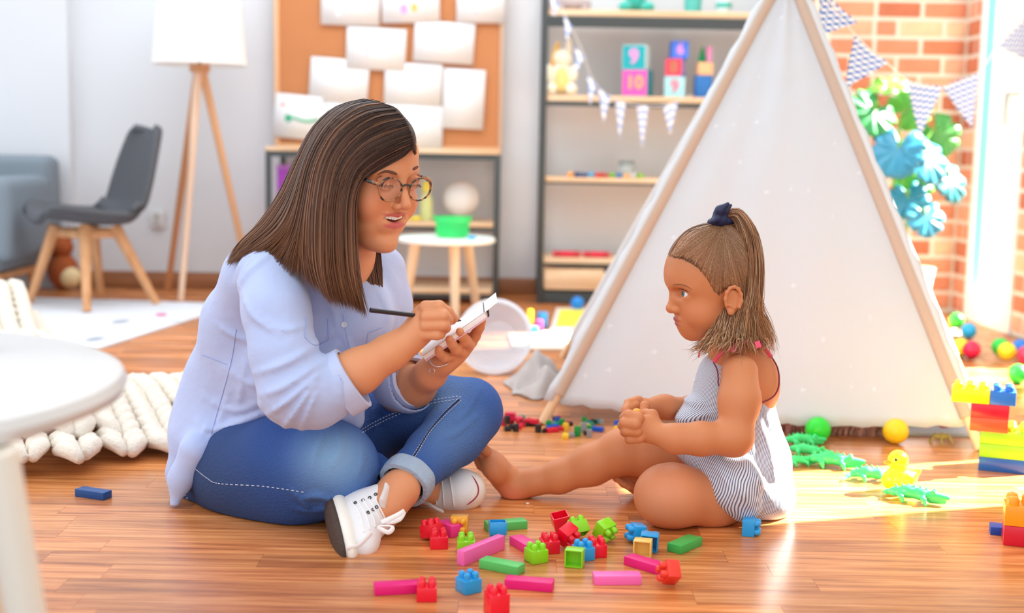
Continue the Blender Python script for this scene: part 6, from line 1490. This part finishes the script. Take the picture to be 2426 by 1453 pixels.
for i in range(1700):
    s0 = starts[int(r_.integers(0, 300))]+r_.normal(size=2)*4; e0 = np.array([1711, 536])+r_.normal(size=2)*4; side = (s0-e0); perp = np.array([-side[1], side[0]])/np.linalg.norm(side)
    ui = int(np.argmin(np.abs(starts[:, 0]-s0[0])+np.abs(starts[:, 1]-s0[1])))/300; bw = (r_.uniform(-.2, 1)*44*max(0, 1-ui/.22) if ui < .22 else (-r_.uniform(0, 1)*26*max(0, (ui-.6)/.4) if ui > .6 else 0)); pts = []
    for t in np.linspace(0, 1, k):
        q = s0*(1-t)+e0*t+np.array([0, -1])*0+perp*math.sin(PI*t)*bw; h_, n_ = GH.hit(q[0], q[1], .0012)
        if h_ is not None: pts.append(np.array(h_))
        elif pts: pts.append(pts[-1]+np.array([0, 0, .0005]))
    if len(pts) == k: lines.append(np.array(pts))
L_ = np.array(lines); n_ = len(L_)
cc = hair_cols(n_, k, '#9c6a48', '#6e4830', 12, .30, ('#e8c49a', .2)); o = strands('scalp_strands', L_, .0009, M_ghair, ghair, cc); o['kind'] = 'stuff'
k = 24
g1 = [[(1722, 520, 2.38), (1740, 522, 2.375), (1754, 560, 2.365), (1762, 620, 2.355), (1757, 680, 2.345), (1748, 740, 2.335), (1728, 800, 2.33), (1700, 850, 2.33)],
      [(1722, 512, 2.375), (1748, 510, 2.365), (1770, 550, 2.345), (1780, 610, 2.335), (1778, 680, 2.33), (1768, 740, 2.325), (1760, 790, 2.32), (1745, 845, 2.32)],
      [(1724, 504, 2.38), (1752, 500, 2.375), (1784, 540, 2.36), (1797, 610, 2.35), (1796, 680, 2.345), (1790, 740, 2.34), (1800, 790, 2.34), (1810, 850, 2.34)],
      [(1724, 503, 2.40), (1755, 500, 2.40), (1790, 545, 2.39), (1806, 615, 2.385), (1806, 685, 2.38), (1803, 735, 2.38), (1832, 790, 2.38), (1846, 850, 2.38)]]
LA = hair_sheet(g1, 900, k, .003, seed=31, depth=.01, minlen=.8)
LB = hair_sheet([[(1722, 512, 2.40), (1752, 505, 2.40), (1776, 550, 2.39), (1785, 620, 2.39), (1785, 690, 2.39), (1785, 750, 2.39), (1790, 800, 2.39), (1800, 840, 2.39)], [(1722, 515, 2.39), (1748, 512, 2.385), (1768, 555, 2.375), (1776, 620, 2.37), (1775, 690, 2.365), (1770, 750, 2.36), (1770, 800, 2.36), (1775, 840, 2.36)]], 400, k, .006, seed=32)
LC = hair_sheet([[(1705, 735, 2.35), (1690, 770, 2.345), (1672, 800, 2.34), (1650, 826, 2.33), (1622, 842, 2.32)], [(1718, 735, 2.34), (1706, 775, 2.33), (1690, 810, 2.32), (1672, 850, 2.31)], [(1735, 735, 2.335), (1728, 780, 2.32), (1718, 815, 2.31), (1700, 842, 2.30)], [(1760, 730, 2.35), (1765, 780, 2.33), (1772, 810, 2.32), (1780, 848, 2.31)], [(1790, 730, 2.38), (1800, 770, 2.37), (1822, 805, 2.36), (1838, 842, 2.36)]], 330, k, .0045, seed=33, minlen=.62)
LC2 = hair_sheet([[(1720, 700, 2.40), (1700, 760, 2.42), (1670, 810, 2.43), (1625, 822, 2.43)], [(1750, 700, 2.40), (1740, 770, 2.41), (1720, 820, 2.40), (1690, 850, 2.40)], [(1790, 700, 2.42), (1800, 760, 2.42), (1810, 800, 2.42), (1830, 830, 2.42)]], 300, k, .006, seed=34, minlen=.65)
# loose curls: add a little wave to the ends
def wave(L_, amp, seed):
    r = np.random.default_rng(seed); t = np.linspace(0, 1, L_.shape[1])[None, :, None]; ph = r.uniform(0, 6, (len(L_), 1, 1)); f = r.uniform(5, 11, (len(L_), 1, 1)); d = r.normal(size=(len(L_), 1, 3)); return L_+d*amp*(t**2)*np.sin(f*t+ph)
L_ = np.concatenate([wave(LA, .006, 1), wave(LB, .006, 2), wave(LC, .008, 3), wave(LC2, .008, 4)]); n_ = len(L_)
cc = hair_cols(n_, k, '#8a5a3e', '#b9865a', 14, .34, ('#f6dcb4', .30)); o = strands('ponytail', L_, .0007, M_ghair, ghair, cc); o['kind'] = 'stuff'
# navy hair tie
Sc = SDF()
for a in np.linspace(0, 2*PI, 9)[:-1]: Sc.ell(P(1708+22*math.cos(a), 527+4*math.sin(a)*1.0, 2.385+.018*math.sin(a)), (.0085, .0085, .0075), k=.006)
chainpx(Sc, [(1706, 520, 2.37, 15), (1704, 505, 2.37, 14)], .008)
chainpx(Sc, [(1700, 512, 2.365, 11), (1706, 498, 2.36, 11), (1724, 484, 2.355, 5)], .005); chainpx(Sc, [(1712, 512, 2.37, 9), (1718, 500, 2.37, 9), (1731, 487, 2.37, 4)], .004); chainpx(Sc, [(1700, 518, 2.36, 8), (1690, 524, 2.355, 6)], .005)
v, q = Sc.mesh(.0018); link('hair_tie', np_mesh('hair_tie', relax(v, q, 1), q), mat('navy_satin', '#232a4e', .45), girl)
# crumbs of yellow play dough she holds
c = Vector(P(1516, 978, 2.315)); g_ = MB()
t = empty('toy_bead', c, 'small orange yellow beads held between the girl\'s fingers', 'beads')
for dx, dz_ in ((-.006, .003), (.006, -.001)): MB().sphere(c+Vector((dx, 0, dz_)), (.008, .006, .005)).done('bead', mat('amber_bead', '#f3b648', .4), t)
# ======================= TOY BRICKS AND PLANKS ON THE NEAR FLOOR =======================
def gloss(name, col): return mat(name, col, .28, spec=.5, coat=.2)
PC = {'pink': '#f23d92', 'deep pink': '#e8187c', 'light pink': '#f76cb8', 'green': '#5cc865', 'grass green': '#3fae4e', 'navy blue': '#164a8a', 'dark blue': '#1543a8'}
def plank_toy(a, b, cl, lab, wd=.026, ht=.0155, stand=False, grp='wooden toy planks'):
    pa, pb = Vector(G(*a)), Vector(G(*b)); d = pb-pa; L_ = d.length; ang = math.atan2(d.y, d.x); c = (pa+pb)/2
    if stand: wd, ht = ht, wd
    n = Vector((-d.y, d.x, 0)).normalized(); n = n if n.y > 0 else -n; c = c+n*wd/2
    o = MB().box((0, 0, ht/2), (L_, wd, ht), bevel=.0012).done('toy_plank', mat('plank_'+cl, PC[cl], .42), None)
    o.location = c; o.rotation_euler = (0, 0, ang); return tag(o, lab, 'toy plank', grp)
plank_toy((888, 1413), (1003, 1407), 'deep pink', 'deep pink wooden plank at lower left, its right end behind a red brick')
plank_toy((1099, 1343), (1196, 1303), 'light pink', 'light pink wooden plank standing on edge behind a green plank', stand=True)
plank_toy((1134, 1347), (1226, 1366), 'green', 'green wooden plank slanting in front of the light pink one')
plank_toy((1194, 1396), (1308, 1405), 'deep pink', 'deep pink wooden plank nearest the camera, above the lowest red brick')
plank_toy((1206, 1290), (1246, 1313), 'pink', 'pink wooden plank running under the lime brick with four studs')
plank_toy((1156, 1262), (1250, 1254), 'green', 'green wooden plank behind the upside down blue brick')
plank_toy((1034, 1262), (1069, 1276), 'pink', 'pink wooden plank behind the red pair, left of the orange yellow brick', ht=.022)
plank_toy((1477, 1339), (1566, 1366), 'deep pink', 'deep pink wooden plank whose right end touches the see-through red brick')
plank_toy((1408, 1388), (1520, 1387), 'light pink', 'light pink wooden plank lying level, right of the lower middle')
plank_toy((1614, 1315), (1664, 1293), 'grass green', 'green wooden plank alone at the right, pointing away from the camera', wd=.03)
plank_toy((177, 1177), (245, 1187), 'navy blue', 'navy blue wooden plank alone on the floor at the far left')
plank_toy((2346, 1268), (2408, 1274), 'dark blue', 'dark blue wooden plank behind the orange and red bricks at the right edge', wd=.035)
BW, BHt = .031, .0225
def shell(w_, d_, h_, t_=.0022):
    bm = bmesh.new()
    def ring(hx, hy, z): return [bm.verts.new((sx*hx, sy*hy, z)) for sx, sy in ((-1, -1), (1, -1), (1, 1), (-1, 1))]
    R_ = [ring(w_/2-t_, d_/2-t_, h_-t_), ring(w_/2-t_, d_/2-t_, 0), ring(w_/2, d_/2, 0), ring(w_/2, d_/2, h_)]
    bm.faces.new(R_[0]); bm.faces.new(R_[3])
    for a, b in zip(R_[:-1], R_[1:]):
        for i in range(4): bm.faces.new((a[i], a[(i+1) % 4], b[(i+1) % 4], b[i]))
    bmesh.ops.recalc_face_normals(bm, faces=bm.faces[:])
    outer = [e for e in bm.edges if all(v in R_[3] or v in R_[2] for v in e.verts)]
    bmesh.ops.bevel(bm, geom=outer, offset=.0011, segments=2, affect='EDGES', profile=.5)
    me = bpy.data.meshes.new('brick_body'); bm.to_mesh(me); bm.free(); smooth(me, 35); return me
_sh, _st = {}, {}
BC = {'red': '#ee1030', 'lime': '#8fdc1e', 'blue': '#1f9fe2', 'orange yellow': '#f8b030', 'pale yellow': '#f8d070', 'clear red': '#ee3a2a', 'yellow': '#ffe60a', 'royal blue': '#1c6ad0', 'orange red': '#f4502c', 'orange': '#fca316', 'crimson': '#d6082e', 'deep blue': '#1a5cb4'}
def toy_brick(c, up, spin, cl, lab, nx=2, ny=2, u=BW/2, h_=BHt, sr=.0058, shh=.0105, grp=None, base=None, cat='toy brick'):
    """c: point on the floor (or base height); up: where the studs point; spin: turn about that axis"""
    w_, d_ = nx*u, ny*u; k = (nx, ny, round(u, 4), round(h_, 4), cl)
    m = gloss('brick_'+cl.replace(' ', '_'), BC[cl])
    if k not in _sh:
        _sh[k] = shell(w_, d_, h_); _sh[k].materials.append(m)
        q = MB().lathe((0, 0, 0), [(0, -.001), (sr, -.001), (sr, shh*.6), (sr*.86, shh*.85), (sr*.5, shh), (0, shh*1.03)], 16); me = bpy.data.meshes.new('stud'); q.bm.to_mesh(me); q.bm.free(); me.materials.append(m); smooth(me, 50); _st[k] = me
    z = Vector(up).normalized(); x = Vector((math.cos(spin), math.sin(spin), 0)); x = (x-z*x.dot(z)); x = x.normalized() if x.length > 1e-3 else z.orthogonal().normalized(); y = z.cross(x); R3 = Matrix((x, y, z)).transposed()
    pts = [R3 @ Vector((sx*w_/2, sy*d_/2, zz)) for sx in (-1, 1) for sy in (-1, 1) for zz in (0, h_)]
    st = [((i+.5)*u-w_/2, (j+.5)*u-d_/2, h_) for i in range(nx) for j in range(ny)]
    pts += [R3 @ Vector((a, b, c_+shh))-Vector((0, 0, sr if abs(z.z) < .7 else 0)) for a, b, c_ in st]
    mz = min(p.z for p in pts); cen = R3 @ Vector((0, 0, h_/2)); o = empty('toy_brick', Vector((c[0]-cen.x, c[1]-cen.y, (base if base is not None else 0)-mz+.0003)), lab, cat, grp); o.rotation_euler = R3.to_euler()
    for nme, me, loc in [('brick_body', _sh[k], (0, 0, 0))]+[('stud', _st[k], s_) for s_ in st]:
        p = bpy.data.objects.new(nme, me); COL.objects.link(p); p.parent = o; p.location = loc
    return o
GRP = 'small plastic bricks strewn on the near floor'
def tb_(px, py, cl, up, spin, lab, **k):
    g_ = G(px, py); g_ = g_+np.array([0, BW/2*.8, 0]); return toy_brick(g_, up, spin, cl, lab, grp=GRP, **k)
UP = (0, 0, 1)
tb_(1022, 1284, 'red', (-.2, .25, 1), .9, 'red brick at the back of the red pair, against the pink plank')
tb_(1038, 1302, 'red', UP, .15, 'red brick at the front of the red pair, left of the lime brick')
tb_(1088, 1268, 'orange yellow', (-.1, -1, .1), 0, 'orange yellow brick on its side, four studs facing the camera')
tb_(1103, 1313, 'lime', UP, .05, 'lime brick standing upright below the orange yellow one')
tb_(1178, 1284, 'blue', (0, -.1, -1), .1, 'blue brick upside down, its hollow side up, before the green plank')
tb_(1270, 1336, 'lime', UP, .5, 'lime brick with studs up at the end of the short pink plank')
tb_(1302, 1313, 'red', UP, .2, 'red upright brick just right of the lime brick on the pink plank')
tb_(1328, 1268, 'red', (.2, .2, -1), .2, 'red brick with its hollow side up, at the back of the heap')
tb_(1342, 1304, 'red', (.75, -.45, -.5), .4, 'red brick tipped over in the middle of the heap, studs to the right')
tb_(1370, 1284, 'lime', (-.3, .5, .8), .3, 'lime brick leaning behind the tipped red brick')
tb_(1432, 1290, 'lime', (.6, -.6, -.45), .5, 'lime brick tipped to the right, studs facing the camera, back right of the heap')
tb_(1382, 1330, 'blue', UP, .4, 'blue upright brick behind the lime one that shows its hollow side')
tb_(1414, 1322, 'red', UP, .15, 'red upright brick right of the blue one in the heap')
tb_(1362, 1348, 'lime', (.25, 1, 0), .2, 'lime brick on its side showing its hollow underside')
tb_(1512, 1290, 'blue', (-1, -.2, .1), .2, 'blue brick at the back of the blue pair, studs to the left')
tb_(1540, 1312, 'blue', (.2, 1, .1), .3, 'blue brick directly behind the pale yellow hollow one')
tb_(1524, 1325, 'pale yellow', (.25, 1, 0), .25, 'pale yellow brick on its side with an orange hollow facing the camera')
tb_(1776, 1272, 'blue', (1, -.25, 0), .0, 'blue brick beside the girl\'s skirt hem, studs to the right')
tb_(1109, 1408, 'blue', UP, .6, 'blue upright brick between the left pink plank and the lowest red brick')
tb_(1010, 1427, 'red', UP, .05, 'red upright brick at the right end of the lower left pink plank')
tb_(1176, 1462, 'red', UP, .4, 'red brick at the bottom edge of the picture, nearest the camera', h_=.034)
tb_(1590, 1396, 'clear red', (-1, -.25, .15), .1, 'see-through red brick at the right end of the deep pink plank')
# tower of large bricks at the right
u_ = .0265; hh = .0305
cor = Vector((*P(2386, 1053, 2.74)[:2], 0)); au = math.radians(160); du = Vector((math.cos(au), math.sin(au), 0)); dv = Vector((du.y, -du.x, 0))
GT = 'tower of large plastic bricks'
def tw(cu, cv, nx, ny, lvl, cl, lab, corner=cor):
    c = corner+du*(cu+nx*u_/2)+dv*(cv+ny*u_/2); toy_brick(c, UP, au, cl, lab, nx=nx, ny=ny, u=u_, h_=hh, sr=.0095, shh=.013, grp=GT, base=lvl*(hh+.0004), cat='toy brick')
bc = cor+Vector((P(2440, 1100, 2.74)[0]-cor.x, .0, 0))
tw(0, 0, 4, 3, 0, 'deep blue', 'blue large brick at the foot of the tower by the right edge', bc)
tw(0, 0, 4, 3, 1, 'lime', 'lime large brick resting on the blue foot of the tower', bc)
tw(0, 0, 4, 3, 2, 'lime', 'upper lime large brick, under the orange red one of the tower', bc)
tw(0, 0, 3, 2, 3, 'orange red', 'orange red large brick overhanging the lime ones in the tower')
tw(0, 0, 3, 2, 4, 'crimson', 'crimson large brick under the yellow and the blue one of the tower')
tw(u_*1.6, 0, 3, 2, 5, 'yellow', 'yellow large brick jutting out to the left at the tower top')
tw(-u_*.45, 0, 2, 2, 5, 'royal blue', 'royal blue large brick with studs at the right of the tower top')
c2 = Vector((*P(2450, 1335, 2.22)[:2], 0)); cl2 = Vector((c2.x, c2.y, 0))
GR = 'two stacked large bricks in the lower right corner'
for lvl, cl, lab in ((0, 'crimson', 'crimson large brick in the lower right corner, beneath the orange one'), (1, 'orange', 'orange large brick with a round stud in the lower right corner')):
    toy_brick(c2+Vector((-.01, .02, 0)), UP, -.3, cl, lab, nx=3, ny=2, u=u_, h_=hh+.006, sr=.0105, shh=.016, grp=GR, base=lvl*(hh+.0064))
b_ = Vector(G(2432, 1262)); toy_brick(b_+Vector((0.01, .05, 0)), UP, .2, 'royal blue', 'royal blue brick behind the orange one at the right edge', u=.02, h_=.03, grp=GR)
c = Vector(G(1250, 1196)); tag(MB().sphere(c+Vector((0, 0, .0022)), (.004, .003, .0022), 10, 8).done('crumb', mat('cream_crumb', '#f4dccb', .6)), 'tiny pale crumb on the floor right of the girl\'s heel', 'crumb')
for o in SC.objects:
    if o.type == 'MESH' and not o.data.materials: print('no material', o.name)
